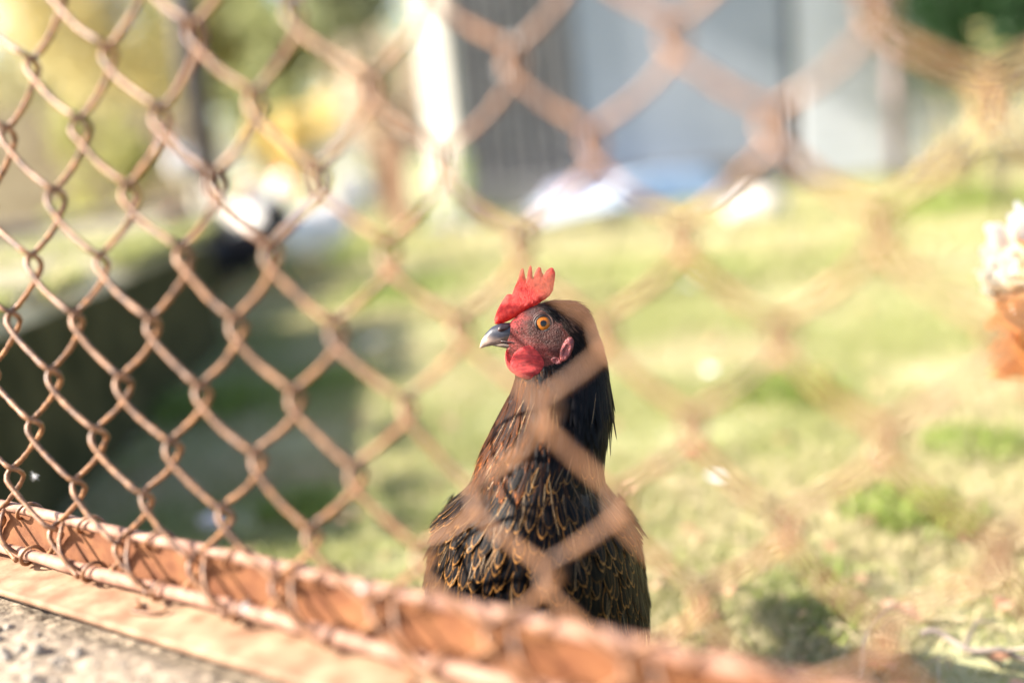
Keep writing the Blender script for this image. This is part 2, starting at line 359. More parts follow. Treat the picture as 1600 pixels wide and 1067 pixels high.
# binding wires: round the top bar and the threading bar
for q in range(-16, 18):
    xq = q * HX * 2 + .013; t = np.linspace(0, 2 * np.pi * 1.15, 22)
    P = np.c_[xq + .004 * t, .1405 + .0062 * np.sin(t), .0088 + .0060 * np.cos(t)]
    v_, f_ = tube(P, .0012, 7); obj('tie_wire', v_, f_, rust, fence)
    P = np.c_[xq + .018 + .0022 * t, .1685 + .0068 * np.sin(t), -.0005 + .0068 * np.cos(t)]
    v_, f_ = tube(P, .0013, 7); obj('tie_wire', v_, f_, rust, fence)
    # long dangling twist from mesh down to the bar
    t = np.linspace(0, 1, 14)
    P = np.c_[xq - .004 + .026 * t, .1395 + .034 * t, .003 - .012 * np.sin(t * 3.1) ]
    v_, f_ = tube(P, .0015, 7); obj('tie_wire', v_, f_, rust, fence)
    # open loop tail resting on the lower leg
    if q % 3 != 1: continue
    t = np.linspace(0, math.pi, 14)
    P = np.c_[xq + .006 + .030 * t / math.pi + .004 * np.sin(3 * t), .1768 + 0 * t, -.006 - .011 * np.sin(t)]
    v_, f_ = tube(P, .0012, 6); obj('tie_wire', v_, f_, rust, fence)
# rest of the frame (out of view): top bar and two uprights
v_, f_ = tube([(XL, -.93, 0), (0, -.932, 0), (XR, -.93, 0)], .0025, 8); obj('tension_wire', v_, f_, rust, fence)
# lint and down caught on wires
down_m = mat('down_white', (.8, .78, .75), (.9, .88, .86), 50, .9, 0)
def fluff(loc, r, name, label, n=60):
    Vs, Fs, o_ = [], [], 0
    for q in range(n):
        d = rng.normal(size=3); d /= np.linalg.norm(d); t = np.linspace(0, 1, 5)[:, None]; c_ = rng.normal(size=3) * .5
        P = d * t * r * random.uniform(.5, 1) + c_ * r * t ** 2 * .6; v, f = tube(P, r * .05 * (1 - .8 * t[:, 0]), 3, False); Vs.append(v); Fs.append(f + o_); o_ += len(v)
    o = obj(name, np.concatenate(Vs), np.concatenate(Fs), down_m); o.location = loc; tag(o, label, 'feather'); return o
fluff(FP((.4085, -.119, -.006)), .0028, 'down_tuft', 'white down tuft snagged on the mesh near the top, right of the tall white post')
fluff(FP((.4035, -.1085, -.007)), .0025, 'down_tuft', 'smaller white down tuft just below the other one on the same knot')
fluff(FP((-.004, .106, -.003)), .0028, 'down_tuft', 'tiny pale tuft caught on the mesh just above the rusty bar at the far left')
fluff(FP((.197, .160, -.009)), .004, 'down_tuft', 'pale tuft caught between the two rusty bars left of the hen')
fluff(FP((.285, .136, -.004)), .0035, 'down_tuft', 'pale tuft sitting on top of the rusty frame edge close to the hen')
# ------------------------------------------------------------------ the hen in focus
k = FOC / F
HB = W(np.array([(860 - 800) * k, (1040 - 533.5) * k, FOC + 90 * k])); HB[2] = 0
hen = bpy.data.objects.new('hen', None); C.objects.link(hen)
tag(hen, 'dark brown hen with red comb and gold laced breast feathers looking left', 'hen')
Mh = Matrix.Identity(4); HR = np.array([WR[:, 0], WR[:, 2], -WR[:, 1]]).T        # local: right, away, up
for i in range(3):
    for j in range(3): Mh[i][j] = HR[i, j]
    Mh[i][3] = HB[i]
hen.matrix_world = Mh
HOFF = (W(np.array([0, 0, FOC])) - HB) @ HR      # local coordinates of picture centre at focus depth
def hp(u, v, w):                                 # hen units (1 unit = 1 picture px at the hen) -> local metres
    u, v, w = np.broadcast_arrays(np.asarray(u, float), v, w)
    return np.stack([HOFF[0] + (u - 800) * k, HOFF[1] + w * k, HOFF[2] - (v - 533.5) * k], -1)
RG = np.array([  # v, uL, uR, w_front, w_back
 (469, 866, 892, -6, 6), (471, 854, 899, -13, 13), (475, 842, 907, -21, 21), (482, 826, 915, -28, 28), (490, 812, 920, -32, 32), (500, 800, 925, -35, 35), (510, 792, 929, -37, 36),
 (520, 788, 933, -37, 37), (532, 789, 938, -36, 38), (545, 793, 942, -35, 40), (560, 800, 946, -34, 42), (575, 806, 949, -36, 45), (590, 806, 951, -42, 50), (610, 800, 953, -52, 56),
 (640, 785, 953, -64, 68), (670, 770, 950, -72, 82), (700, 758, 945, -80, 105), (730, 749, 943, -90, 145), (755, 740, 947, -98, 190), (775, 724, 960, -106, 230), (795, 703, 978, -112, 265),
 (820, 683, 997, -116, 300), (860, 669, 1009, -118, 330), (900, 661, 1017, -114, 345), (940, 658, 1024, -106, 350), (980, 662, 1026, -95, 340), (1020, 686, 1008, -75, 310),
 (1055, 715, 985, -45, 260), (1080, 755, 950, -10, 200), (1092, 800, 910, 30, 140), (1097, 840, 880, 60, 100)], float)
vf = np.linspace(469, 1097, 1257)
RS = [np.interp(vf, RG[:, 0], RG[:, q]) for q in range(1, 5)]
def smooth1(a, n):
    K_ = np.exp(-np.linspace(-2, 2, 2 * n + 1) ** 2); K_ /= K_.sum()
    b = np.r_[2 * a[0] - a[1:n + 1][::-1], a, 2 * a[-1] - a[-n - 1:-1][::-1]]; return np.convolve(b, K_, 'valid')
sm = [smooth1(a, 16) for a in RS]; wgt = np.clip((vf - 475) / 20, 0, 1) * np.clip((1092 - vf) / 20, 0, 1)
RS = [a * (1 - wgt) + s * wgt for a, s in zip(RS, sm)]
def surf(v, th):
    L_, R2, f_, b_ = [np.interp(v, vf, a) for a in RS]
    c, s = np.cos(th), np.sin(th); e = 2 / (2.0 + .5 * np.clip((620 - v) / 60, 0, 1))
    cc = np.sign(c) * np.abs(c) ** e; ss = np.sign(s) * np.abs(s) ** e
    cu = (L_ + R2) / 2; hu = (R2 - L_) / 2
    u = cu + hu * cc; wc = (f_ + b_) / 2; wh = (b_ - f_) / 2
    # neck and head sit forward, the broadest part of the body is well behind the breast
    w_ = wc + wh * ss
    sg = np.sign(s); hd = np.clip((605 - v) / 25, 0, 1); gs = lambda a, b, r: np.exp(-((u - a) ** 2 + (v - b) ** 2) / (r * r))
    nose = np.clip((835 - u) / 45, 0, 1)          # head narrows to the beak
    w_ = w_ * (1 - .30 * nose * hd)
    w_ = w_ + hd * sg * (3.5 * gs(862, 548, 16) - 5 * gs(848, 506, 15) + 3 * gs(850, 484, 14) - 3 * gs(815, 523, 11) + 2 * gs(825, 545, 9))
    return u, v + 0 * u, w_
def spt(v, th): return hp(*surf(v, th))
nv, nth = 300, 160
vv = np.concatenate([469 + 3 * np.linspace(0, 1, 12)[:-1] ** 1.5, np.linspace(472, 1097, nv)]); th = np.linspace(0, 2 * np.pi, nth, endpoint=False)
VV, TT = np.meshgrid(vv, th, indexing='ij'); u, v, w_ = surf(VV, TT); P = hp(u, v, w_).reshape(-1, 3)
i, j = np.meshgrid(np.arange(len(vv) - 1), np.arange(nth), indexing='ij'); j2 = (j + 1) % nth
bf = np.stack([i * nth + j, i * nth + j2, (i + 1) * nth + j2, (i + 1) * nth + j], -1).reshape(-1, 4)
bv, bu_ = [465, 478, 488, 500, 515, 530, 545, 560, 568, 575, 582, 605], [830, 838, 852, 872, 884, 892, 893, 886, 862, 832, 800, 770]
def skin_edge(v): return np.interp(v, bv, bu_)
uu, v2 = u.ravel(), v.ravel(); sk = 1 / (1 + np.exp((uu - skin_edge(v2)) / 1.5)); sk *= np.clip((600 - v2) / 4, 0, 1)
gs = lambda a, b, r: np.exp(-((uu - a) ** 2 + (v2 - b) ** 2) / (r * r))
red = np.array([.13, .017, .014]); brn = np.array([.042, .013, .009]); bri = np.array([.26, .022, .024]); drk = np.array([.012, .008, .008])
nz = fbm(uu / 6, v2 / 6, 3, 77)[:, None]
cs = red * (1 - .0) + 0 * nz
mb = np.clip(1.1 * gs(850, 508, 30) + .7 * gs(865, 535, 20) + .5 * gs(835, 515, 14), 0, .9)[:, None]; cs = cs * (1 - mb) + brn * mb
mr = np.clip(gs(800, 497, 14) + 0 * gs(812, 545, 10) + .25 * gs(845, 550, 12), 0, .8)[:, None]; cs = cs * (1 - mr) + bri * mr
md = np.clip(gs(828, 486, 7) + gs(840, 480, 8) + .9 * gs(868, 492, 8) , 0, .8)[:, None]; cs = cs * (1 - md) + drk * md
cs = cs * (.35 + 1.3 * nz); colb = cs * sk[:, None] + drk * (1 - sk[:, None])
skin = mat('hen_skin', (.85, .85, .85), (1.15, 1.15, 1.15), 900, .5, 1.0, .0014, 900, attr='col', sss=.08, spec=.25)
body = obj('body', P, bf, skin, hen, col=colb)

def feather_material():
    m = bpy.data.materials.new('feather'); m.use_nodes = True; n = m.node_tree.nodes; l = m.node_tree.links; p = n['Principled BSDF']
    p.inputs['Roughness'].default_value = .42; p.inputs['Specular IOR Level'].default_value = .07
    at = n.new('ShaderNodeAttribute'); at.attribute_name = 'fuv'; sx = n.new('ShaderNodeSeparateXYZ'); l.new(at.outputs['Vector'], sx.inputs[0])
    def M_(op, a, b=None, c=None):
        q = n.new('ShaderNodeMath'); q.operation = op
        for ii, z in enumerate((a, b, c)):
            if z is None: continue
            if isinstance(z, (int, float)): q.inputs[ii].default_value = z
            else: l.new(z, q.inputs[ii])
        return q.outputs[0]
    ax = M_('ABSOLUTE', sx.outputs[0]); y = sx.outputs[1]; fy_ = M_('FRACT', y); idn = M_('FLOOR', y)
    # barbs run obliquely: noise over (x stretched little, y + .5|x|) very stretched
    cb = n.new('ShaderNodeCombineXYZ'); l.new(M_('MULTIPLY', sx.outputs[0], 1.2), cb.inputs[0]); l.new(M_('MULTIPLY', M_('SUBTRACT', fy_, M_('MULTIPLY', ax, .35)), 34), cb.inputs[1]); l.new(M_('MULTIPLY', idn, 3.77), cb.inputs[2])
    nb = n.new('ShaderNodeTexNoise'); nb.inputs['Scale'].default_value = 1; nb.inputs['Detail'].default_value = 3; l.new(cb.outputs[0], nb.inputs[0]); nzf = nb.outputs['Fac']
    r = M_('MAXIMUM', ax, M_('MULTIPLY', fy_, 1.0)); r = M_('POWER', M_('ADD', M_('POWER', ax, 5.0), M_('POWER', fy_, 7.0)), .2)
    rn = M_('ADD', r, M_('MULTIPLY', M_('SUBTRACT', nzf, .5), .32))
    mr_ = n.new('ShaderNodeMapRange'); mr_.interpolation_type = 'SMOOTHSTEP'; mr_.inputs[1].default_value = .84; mr_.inputs[2].default_value = .94; l.new(rn, mr_.inputs[0])
    sh = n.new('ShaderNodeMapRange'); sh.inputs[1].default_value = .07; sh.inputs[2].default_value = .03; l.new(ax, sh.inputs[0])
    lace = M_('MAXIMUM', mr_.outputs[0], M_('MULTIPLY', sh.outputs[0], .22))
    c1 = n.new('ShaderNodeVertexColor'); c1.layer_name = 'col'; c2 = n.new('ShaderNodeVertexColor'); c2.layer_name = 'col2'
    mx = n.new('ShaderNodeMix'); mx.data_type = 'RGBA'; l.new(lace, mx.inputs[0]); l.new(c1.outputs[0], mx.inputs[6]); l.new(c2.outputs[0], mx.inputs[7])
    hv = n.new('ShaderNodeMix'); hv.data_type = 'RGBA'; hv.blend_type = 'MULTIPLY'; hv.inputs[0].default_value = .7; l.new(mx.outputs[2], hv.inputs[6])
    rr = n.new('ShaderNodeValToRGB'); rr.color_ramp.elements[0].position = .3; rr.color_ramp.elements[0].color = (.45, .45, .45, 1); rr.color_ramp.elements[1].position = .7; rr.color_ramp.elements[1].color = (1.25, 1.25, 1.25, 1)
    l.new(nzf, rr.inputs[0]); l.new(rr.outputs[0], hv.inputs[7]); l.new(hv.outputs[2], p.inputs['Base Color'])
    b = n.new('ShaderNodeBump'); b.inputs['Strength'].default_value = .5; b.inputs['Distance'].default_value = .0004; l.new(nzf, b.inputs['Height']); l.new(b.outputs[0], p.inputs['Normal'])
    al = n.new('ShaderNodeMapRange'); al.inputs[1].default_value = .99; al.inputs[2].default_value = .95
    rn2 = M_('ADD', r, M_('MULTIPLY', M_('SUBTRACT', nzf, .5), .42)); l.new(rn2, al.inputs[0]); l.new(al.outputs[0], p.inputs['Alpha'])
    return m
fm = feather_material()
def feathers(P, D, N, L, Wd, c1, c2, kind='broad', lift=.12, curl=.1, rows=7, cup=.25):
    n = len(P); D = D - N * (D * N).sum(1)[:, None]; D /= np.linalg.norm(D, axis=1)[:, None]; X_ = np.cross(N, D)
    ys = np.linspace(0, 1, rows); xs = np.array([-1, -.5, 0, .5, 1.])
    wy = {'mid': np.clip(ys, .02, 1) ** .5 * (1 - ys ** 2.1 + .015) ** .62, 'broad': np.clip(ys, .02, 1) ** .55 * (1 - ys ** 3.2 + .02) ** .5, 'long': np.clip(ys, .02, 1) ** .35 * (1 - ys ** 1.8 + .01) ** .7, 'fine': (ys + .15) ** .3 * (1 - ys + .03) ** .6}[kind]
    Vv = P[:, None, None, :] + D[:, None, None, :] * (L[:, None, None, None] * ys[None, :, None, None]) \
        + X_[:, None, None, :] * ((Wd / 2)[:, None, None] * wy[None, :, None] * xs[None, None, :])[..., None] \
        + N[:, None, None, :] * ((lift * L)[:, None, None] * (ys[None, :, None] - (curl / np.maximum(lift, 1e-3))[:, None, None] * ys[None, :, None] ** 2)
                                 - (cup * Wd / 2)[:, None, None] * (wy[None, :, None] * xs[None, None, :]) ** 2)[..., None]
    uvx = np.broadcast_to(xs[None, None, :], (n, rows, 5)); idn = np.arange(n)[:, None, None] % 997
    uvy = idn + np.broadcast_to(np.minimum(ys, .999)[None, :, None], (n, rows, 5))
    r0 = np.arange(rows - 1)[:, None] * 5 + np.arange(4)[None, :]; q = np.stack([r0, r0 + 1, r0 + 6, r0 + 5], -1).reshape(-1, 4)
    Ff = (np.arange(n)[:, None, None] * rows * 5 + q[None]).reshape(-1, 4)
    return Vv.reshape(-1, 3), Ff, np.stack([uvx, uvy], -1).reshape(-1, 2), np.repeat(c1, rows * 5, 0), np.repeat(c2, rows * 5, 0)
def frame_at(v, th):
    e = 1e-3; p = spt(v, th); dv = spt(v + .8, th) - spt(v - .8, th); dt = spt(v, th + e) - spt(v, th - e)
    N = np.cross(dt, dv); N /= np.linalg.norm(N, axis=1)[:, None] + 1e-12
    c = hp(*[np.interp(v, vf, (RS[0] + RS[1]) / 2), v, np.interp(v, vf, (RS[2] + RS[3]) / 2)])
    s = np.sign(((p - c) * N).sum(1)); N *= s[:, None]; dv /= np.linalg.norm(dv, axis=1)[:, None]; return p, dv, N
def rows_of(v0, v1, dv, sp, jit=.3):
    a, b = [], []; r = 0; v = v0
    while v < v1:
        q = np.linspace(0, 2 * np.pi, 400); p = spt(np.full(400, v), q); s = np.r_[0, np.cumsum(np.linalg.norm(np.diff(p, axis=0), axis=1))] / k
        stp = sp(v) if callable(sp) else sp; m = max(4, int(s[-1] / stp)); t = (np.arange(m) + .5 * (r % 2) + rng.uniform(-jit, jit, m)) / m * s[-1]
        a.append(np.interp(t % s[-1], s, q)); b.append(v + rng.uniform(-jit, jit, m) * (dv(v) if callable(dv) else dv)); v += dv(v) if callable(dv) else dv; r += 1
    return np.clip(np.concatenate(b), 470, 1096), np.concatenate(a)
# breast, flank and belly feathers
v, t = rows_of(690, 1094, lambda v: 12 + 4 * min(1, max(0, (v - 690) / 150)), lambda v: 12 + 5 * min(1, max(0, (v - 690) / 150)), .38)
p, d, N = frame_at(v, t); n = len(v); jd = np.cross(N, d) * rng.normal(0, .16, n)[:, None]
u_, _, ws = surf(v, t); sc = .75 + .35 * np.clip((v - 690) / 150, 0, 1)
blk = np.tile([.0022, .0021, .0028], (n, 1)) * rng.uniform(.7, 1.5, (n, 1)); gold = np.array([.32, .14, .032]) * rng.uniform(.55, 1.25, (n, 1)) + rng.uniform(0, .03, (n, 1)) * np.array([1, .8, .5])
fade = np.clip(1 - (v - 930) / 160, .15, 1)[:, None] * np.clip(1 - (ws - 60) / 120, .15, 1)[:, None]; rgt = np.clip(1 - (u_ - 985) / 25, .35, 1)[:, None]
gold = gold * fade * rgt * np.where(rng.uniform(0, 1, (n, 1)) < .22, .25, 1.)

def plume(name, P, D, N, L, Wd, c1, c2, kind='broad', lift=.1, curl=.07, rows=7, cup=.25, stuff=True, mt=None):
    n = len(P); f_ = lambda a: np.broadcast_to(np.asarray(a, float), (n,)).copy()
    a, b, c, d, e = feathers(P, D, N, f_(L), f_(Wd), np.broadcast_to(c1, (n, 3)), np.broadcast_to(c2, (n, 3)), kind, f_(lift), f_(curl), rows, cup)
    return obj(name, a, b, mt or fm, hen, col=d, col2=e, uv=c, kind='stuff' if stuff else None)
U = rng.uniform
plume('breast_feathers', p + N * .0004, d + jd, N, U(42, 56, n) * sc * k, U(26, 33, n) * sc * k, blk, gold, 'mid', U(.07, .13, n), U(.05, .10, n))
# neck hackle: long narrow feathers, rust-brown in front, black behind
v, t = rows_of(578, 742, 8.5, 8.5, .4); u_, _, ws = surf(v, t)
ok = ~((v < 596) & (u_ < skin_edge(v) + 6)); v, t, u_, ws = v[ok], t[ok], u_[ok], ws[ok]
p, d, N = frame_at(v, t); n = len(v); jd = np.cross(N, d) * rng.normal(0, .13, n)[:, None]
hue = np.clip(1.0 - (u_ - 792) / 62 + rng.normal(0, .35, n) + .5 * np.clip((v - 680) / 60, 0, 1) * (rng.uniform(0, 1, n) > .4), 0, 1)[:, None]
brn1 = np.array([.035, .012, .004]); org = np.array([.36, .10, .016])
c1 = np.array([.0025, .0022, .003]) * (1 - hue) + brn1 * hue * U(.3, 1.3, (n, 1)); c2 = np.array([.007, .006, .007]) * (1 - hue) + org * hue * U(.5, 1.3, (n, 1))
plume('neck_hackle', p + N * .0006, d + jd, N, U(58, 84, n) * k, U(10, 15, n) * k, c1, c2, 'long', U(.0, .035, n), U(.0, .03, n), 8, .3)
# small feathers of the head and throat
v, t = rows_of(470, 592, 3.2, 3.6, .5); u_, _, ws = surf(v, t)
ok = u_ > skin_edge(v) - 1 + rng.normal(0, 1.2, len(v)); v, t, u_, ws = v[ok], t[ok], u_[ok], ws[ok]
p, d, N = frame_at(v, t); n = len(v)
bk = np.tile((hp(1, 0, 0) - hp(0, 0, 0)) / k, (n, 1)); a_ = np.clip((548 - v) / 50, 0, 1.6)[:, None]; d2 = d + bk * a_ * 1.1 + rng.normal(0, .10, (n, 3))
top_ = np.clip((u_ - 862) / 30, 0, 1)[:, None] * np.clip((520 - v) / 30, 0, 1)[:, None]
c1 = np.array([.005, .004, .0045]) * (1 - top_) + np.array([.045, .022, .015]) * top_; c1 = c1 * U(.5, 1.5, (n, 1)); c2 = c1 * 1.3
low = np.clip((v - 570) / 20, 0, 1)[:, None] * np.clip((870 - u_) / 30, 0, 1)[:, None] * (U(0, 1, (n, 1)) > .55); c1 = c1 * (1 - low) + np.array([.13, .05, .015]) * low
plume('head_feathers', p + N * .0002, d2, N, U(16, 24, n) * k, U(3.2, 5, n) * k, c1, c2, 'fine', U(.04, .12, n), U(.0, .04, n), 5, .3)
# fine bristles on the bare face
m = 1500; v = U(478, 588, m); t = U(np.pi * 1.02, np.pi * 1.98, m); u_, _, _ = surf(v, t)
r_e = np.hypot(u_ - 848, v - 506); ok = (u_ < skin_edge(v)) & (r_e > 15) & (u_ > 790) & (rng.uniform(0, 1, m) < .22 + .8 * np.exp(-((u_ - skin_edge(v)) / 16) ** 2)); v, t, u_ = v[ok], t[ok], u_[ok]
p, d, N = frame_at(v, t); n = len(v); bk = np.tile((hp(1, 0, 0) - hp(0, 0, 0)) / k, (n, 1))
plume('face_bristles', p, d * .6 + bk + rng.normal(0, .25, (n, 3)), N, U(4, 9, n) * k, U(.8, 1.5, n) * k, np.array([.03, .018, .015]), np.array([.06, .03, .02]), 'fine', .25, .05, 4, 0)
# pale hair-like filoplumes standing out of neck and breast
v = np.r_[U(600, 760, 30), U(720, 1000, 130)]; t = U(np.pi, 2 * np.pi, len(v)); p, d, N = frame_at(v, t); n = len(v)
hair = mat('golden_hair', (.40, .22, .09), (.6, .4, .2), 50, .45, 0)
plume('filoplumes', p + N * .001, d + np.cross(N, d) * rng.normal(0, .22, n)[:, None], N, U(30, 62, n) * k, .6 * k, np.ones(3), np.ones(3), 'long', U(.16, .34, n), U(0, .1, n), 8, 0, mt=hair)
# wings folded against the flanks
def wing(side):
    th0 = np.pi - .25 if side < 0 else .25; n = 46
    r, c = np.meshgrid(np.arange(6), np.arange(9), indexing='ij'); r = r.ravel(); c = c.ravel(); n = len(r)
    v = 790 + r * 34 + c * 10 + rng.normal(0, 3, n); th = (np.pi - .15 - c * .13) if side < 0 else (.15 + c * .13)
    p, d, N = frame_at(v, th); back = np.tile((hp(0, 0, 1) - hp(0, 0, 0)) / k, (n, 1)); L = (66 + 22 * r) * k
    c1 = np.array([.012, .013, .020]) * rng.uniform(.8, 1.5, (n, 1))
    return plume('wing', p + N * .0035, d * .8 + back * .8, N, L, (34 + 3 * r) * k, c1, c1 * 1.6, 'broad', .05, .06, 8, .25, stuff=False)
wing(-1); wing(1)
# tail fan behind the body
n = 11; a = np.linspace(-1, 1, n); P_ = hp(850 + 40 * a, 880 + 8 * np.abs(a), 320); up = hp(0, -1, 0) - hp(0, 0, 0); aw = hp(0, 0, 1) - hp(0, 0, 0); ri = hp(1, 0, 0) - hp(0, 0, 0)
D_ = (up[None] * .45 + aw[None] * .9 + ri[None] * (a[:, None] * .35)) / k; N_ = np.tile((up * .9 - aw * .45) / k, (n, 1)) + ri[None] / k * a[:, None] * .8; N_ /= np.linalg.norm(N_, axis=1)[:, None]
D_ /= np.linalg.norm(D_, axis=1)[:, None]
plume('tail', P_, D_, N_, 250 * k, 62 * k, np.array([.012, .012, .015]), np.array([.03, .02, .014]), 'broad', 0, .08, 10, .3, stuff=False)

# beak
def loftx(secs, nk=20, sharp=2.):
    secs = np.array(secs, float); m = 26; tt = np.linspace(0, 1, m); t0 = np.linspace(0, 1, len(secs)); S_ = [smooth1(np.interp(tt, t0, secs[:, q]), 2) for q in range(5)]
    a = np.linspace(0, 2 * np.pi, nk, endpoint=False); c, s = np.cos(a), np.sin(a); vs = []
    for q in range(m):
        u0, v0, hu, hw_, w0 = [x[q] for x in S_]; vs.append(hp(u0 + 0 * c, v0 + hu * s, w0 + hw_ * np.sign(c) * np.abs(c) ** .85))
    vs = np.concatenate(vs); i, j = np.meshgrid(np.arange(m - 1), np.arange(nk), indexing='ij'); j2 = (j + 1) % nk
    fs = np.stack([i * nk + j, i * nk + j2, (i + 1) * nk + j2, (i + 1) * nk + j], -1).reshape(-1, 4); return vs, fs
beakm = mat('horn', (.8, .8, .8), (1.1, 1.1, 1.1), 300, .42, .3, .0004, attr='col', spec=.4)
vs, fs = loftx([(806, 520, 15, 17, 0), (794, 519, 15, 16, 0), (781, 521.5, 16.5, 13, 0), (768, 525.5, 14.5, 9.5, 0), (758, 532, 10, 6, 0), (752, 538, 6, 3.4, 0), (749.5, 543, 1.5, .8, 0)])
L_ = (vs - HOFF) / k; bu = L_[:, 0] + 800; bvv = 533.5 - L_[:, 2]
tipf = np.clip((772 - bu) / 12, 0, 1) * np.clip((bvv - 522 - (bu - 752) * .02) / 9, 0, 1); low = np.clip((bvv - 527) / 5, 0, 1)
f_ = np.clip(np.maximum(tipf, low * .75), 0, 1)[:, None]; cb = np.array([.02, .022, .035]) * (1 - f_) + np.array([.42, .30, .24]) * f_
f2 = (np.clip((bu - 782) / 8, 0, 1) * np.clip((bvv - 526) / 3, 0, 1))[:, None]; cb = cb * (1 - f2) + np.array([.16, .12, .09]) * f2
beak = obj('beak', vs, fs, beakm, hen, col=cb)
vs, fs = loftx([(830, 540, 3, 14, 0), (812, 540, 5, 13, 0), (795, 539.5, 5.5, 10.5, 0), (782, 539, 3.5, 7.5, 0), (774, 539, 2, 4.5, 0), (770, 539.5, .8, 1.5, 0)])
f_ = np.clip((800 - ((vs - HOFF)[:, 0] / k + 800)) / 30, 0, 1)[:, None]
obj('lower_beak', vs, fs, beakm, hen, col=np.array([.10, .08, .07]) * (1 - f_) + np.array([.22, .16, .12]) * f_)
# gape line and nostril
gm_ = mat('gape', (.02, .012, .012), (.05, .02, .02), 300, .4, 0)
tt = np.linspace(0, 1, 12); gu = 782 + 40 * tt; gv_ = 533 + 5.5 * tt ** 1.3
obj('gape_line', *tube(hp(gu, gv_, -(15 * np.clip((gu - 765) / 30, 0, 1) + 6 * np.clip((gu - 795) / 25, 0, 1)) - .8 - 6 * np.clip((gu - 800) / 20, 0, 1) * .5), np.linspace(1.3, .4, 12) * k, 6), gm_, hen)
v_, f_ = ellipsoid((0, 0, 0), (9.5, 3.2, 5.6)); a = .22; v2_ = v_.copy(); v2_[:, 0] = v_[:, 0] * math.cos(a) + v_[:, 2] * math.sin(a); v2_[:, 2] = -v_[:, 0] * math.sin(a) * -1 + v_[:, 2] * math.cos(a)
obj('nostril_flap', hp(787 + v2_[:, 0], 512.5 - v2_[:, 2], -13.5 + v2_[:, 1]), f_, mat('nostril_skin', (.035, .022, .025), (.08, .04, .04), 400, .35, .5, .0004, 900), hen)
v_, f_ = ellipsoid((0, 0, 0), (4, 1.5, 1.4)); obj('nostril', hp(784 + v_[:, 0], 514.5 - v_[:, 2], -16.4 + v_[:, 1]), f_, gm_, hen)
# comb
CO = [(773,506),(772.5,499),(774,493),(776,487.5),(778,482.5),(781,477),(785,470),(790.5,461.5),(793,460),(797,459.3),(800,460),(803,451.5),(806,446),(809,442),(810.5,433),(812,427),(814,421.5),(816.3,419.4),(818.4,420.8),(819.5,428),(820,437.5),(822,438),(824,431),(825,423.5),
 (827,417),(828.9,415),(831,417.8),(831.8,426),(832.4,434.6),(834.2,435),(836,428),(838.5,420.5),(842,417.3),(845.4,419),(846.4,425),(847.6,432.2),(849.5,430),(853,424),(858,419.6),(861.8,418.3),(864.6,420),(867.3,426),(867.2,433),(866,442),(864,454),(859,462),(852,468),(846,471.5),(840,476),(832,480),(823,484.5),(812,491.5),(800,499),(790,503.5),(780,507)]
SHARP = None
def slab(outline, thick, wc, nsub=3):
    P_ = np.array(outline, float); bm = bmesh.new(); vs = [bm.verts.new((a, 0, -b)) for a, b in P_]; bm.faces.new(vs)
    bmesh.ops.triangulate(bm, faces=bm.faces[:])
    for _ in range(nsub): bmesh.ops.subdivide_edges(bm, edges=[e for e in bm.edges if e.calc_length() > 3.5], cuts=1, use_grid_fill=False); bmesh.ops.triangulate(bm, faces=bm.faces[:])
    bmesh.ops.beautify_fill(bm, faces=bm.faces[:], edges=[e for e in bm.edges if not e.is_boundary])
    bd = [v.index for v in bm.verts]; bm.verts.index_update(); co_ = np.array([v.co[:] for v in bm.verts]); isb = np.array([any(e.is_boundary for e in v.link_edges) for v in bm.verts])
    Q = np.roll(P_, -1, 0); pts = co_[:, [0, 2]] * [1, -1]; ab = Q - P_; t = np.clip(((pts[:, None] - P_) * ab).sum(-1) / (ab ** 2).sum(-1), 0, 1); dist = np.linalg.norm(pts[:, None] - (P_ + t[..., None] * ab), axis=-1).min(1)
    fs = [[v.index for v in f.verts] for f in bm.faces]; be = [(e.verts[0].index, e.verts[1].index) for e in bm.edges if e.is_boundary]; bm.free()
    n = len(co_); th_ = thick(pts, dist); vf_ = np.c_[pts, wc(pts) - th_]; vb_ = np.c_[pts, wc(pts) + th_]; allv = np.r_[vf_, vb_]
    F2 = fs + [[i + n for i in f[::-1]] for f in fs]
    for a, b in be: F2.append([b, a, a + n, b + n])
    return allv, F2
av, af = slab(CO, lambda p, d: .5 + (2.2 + np.clip((p[:, 1] - 455) / 45, 0, 1) * 9) * (1 - np.exp(-d / 4.0)) + 1.5 * (fbm(p[:, 0] / 2.6, p[:, 1] / 2.6, 2, 5) - .4) * np.clip(d / 3, 0, 1), lambda p: 2.0 * np.sin(p[:, 1] / 14) * np.clip((500 - p[:, 1]) / 30, 0, 1))
combm = mat('comb_skin', (.60, .028, .026), (.90, .095, .065), 330, .42, .9, .0012, 1500, sss=.5, spec=.4, trans=.38)
combm.node_tree.nodes['Principled BSDF'].inputs['Subsurface Radius'].default_value = (1, .2, .1)
obj('comb', hp(av[:, 0], av[:, 1], av[:, 2]), af, combm, hen)
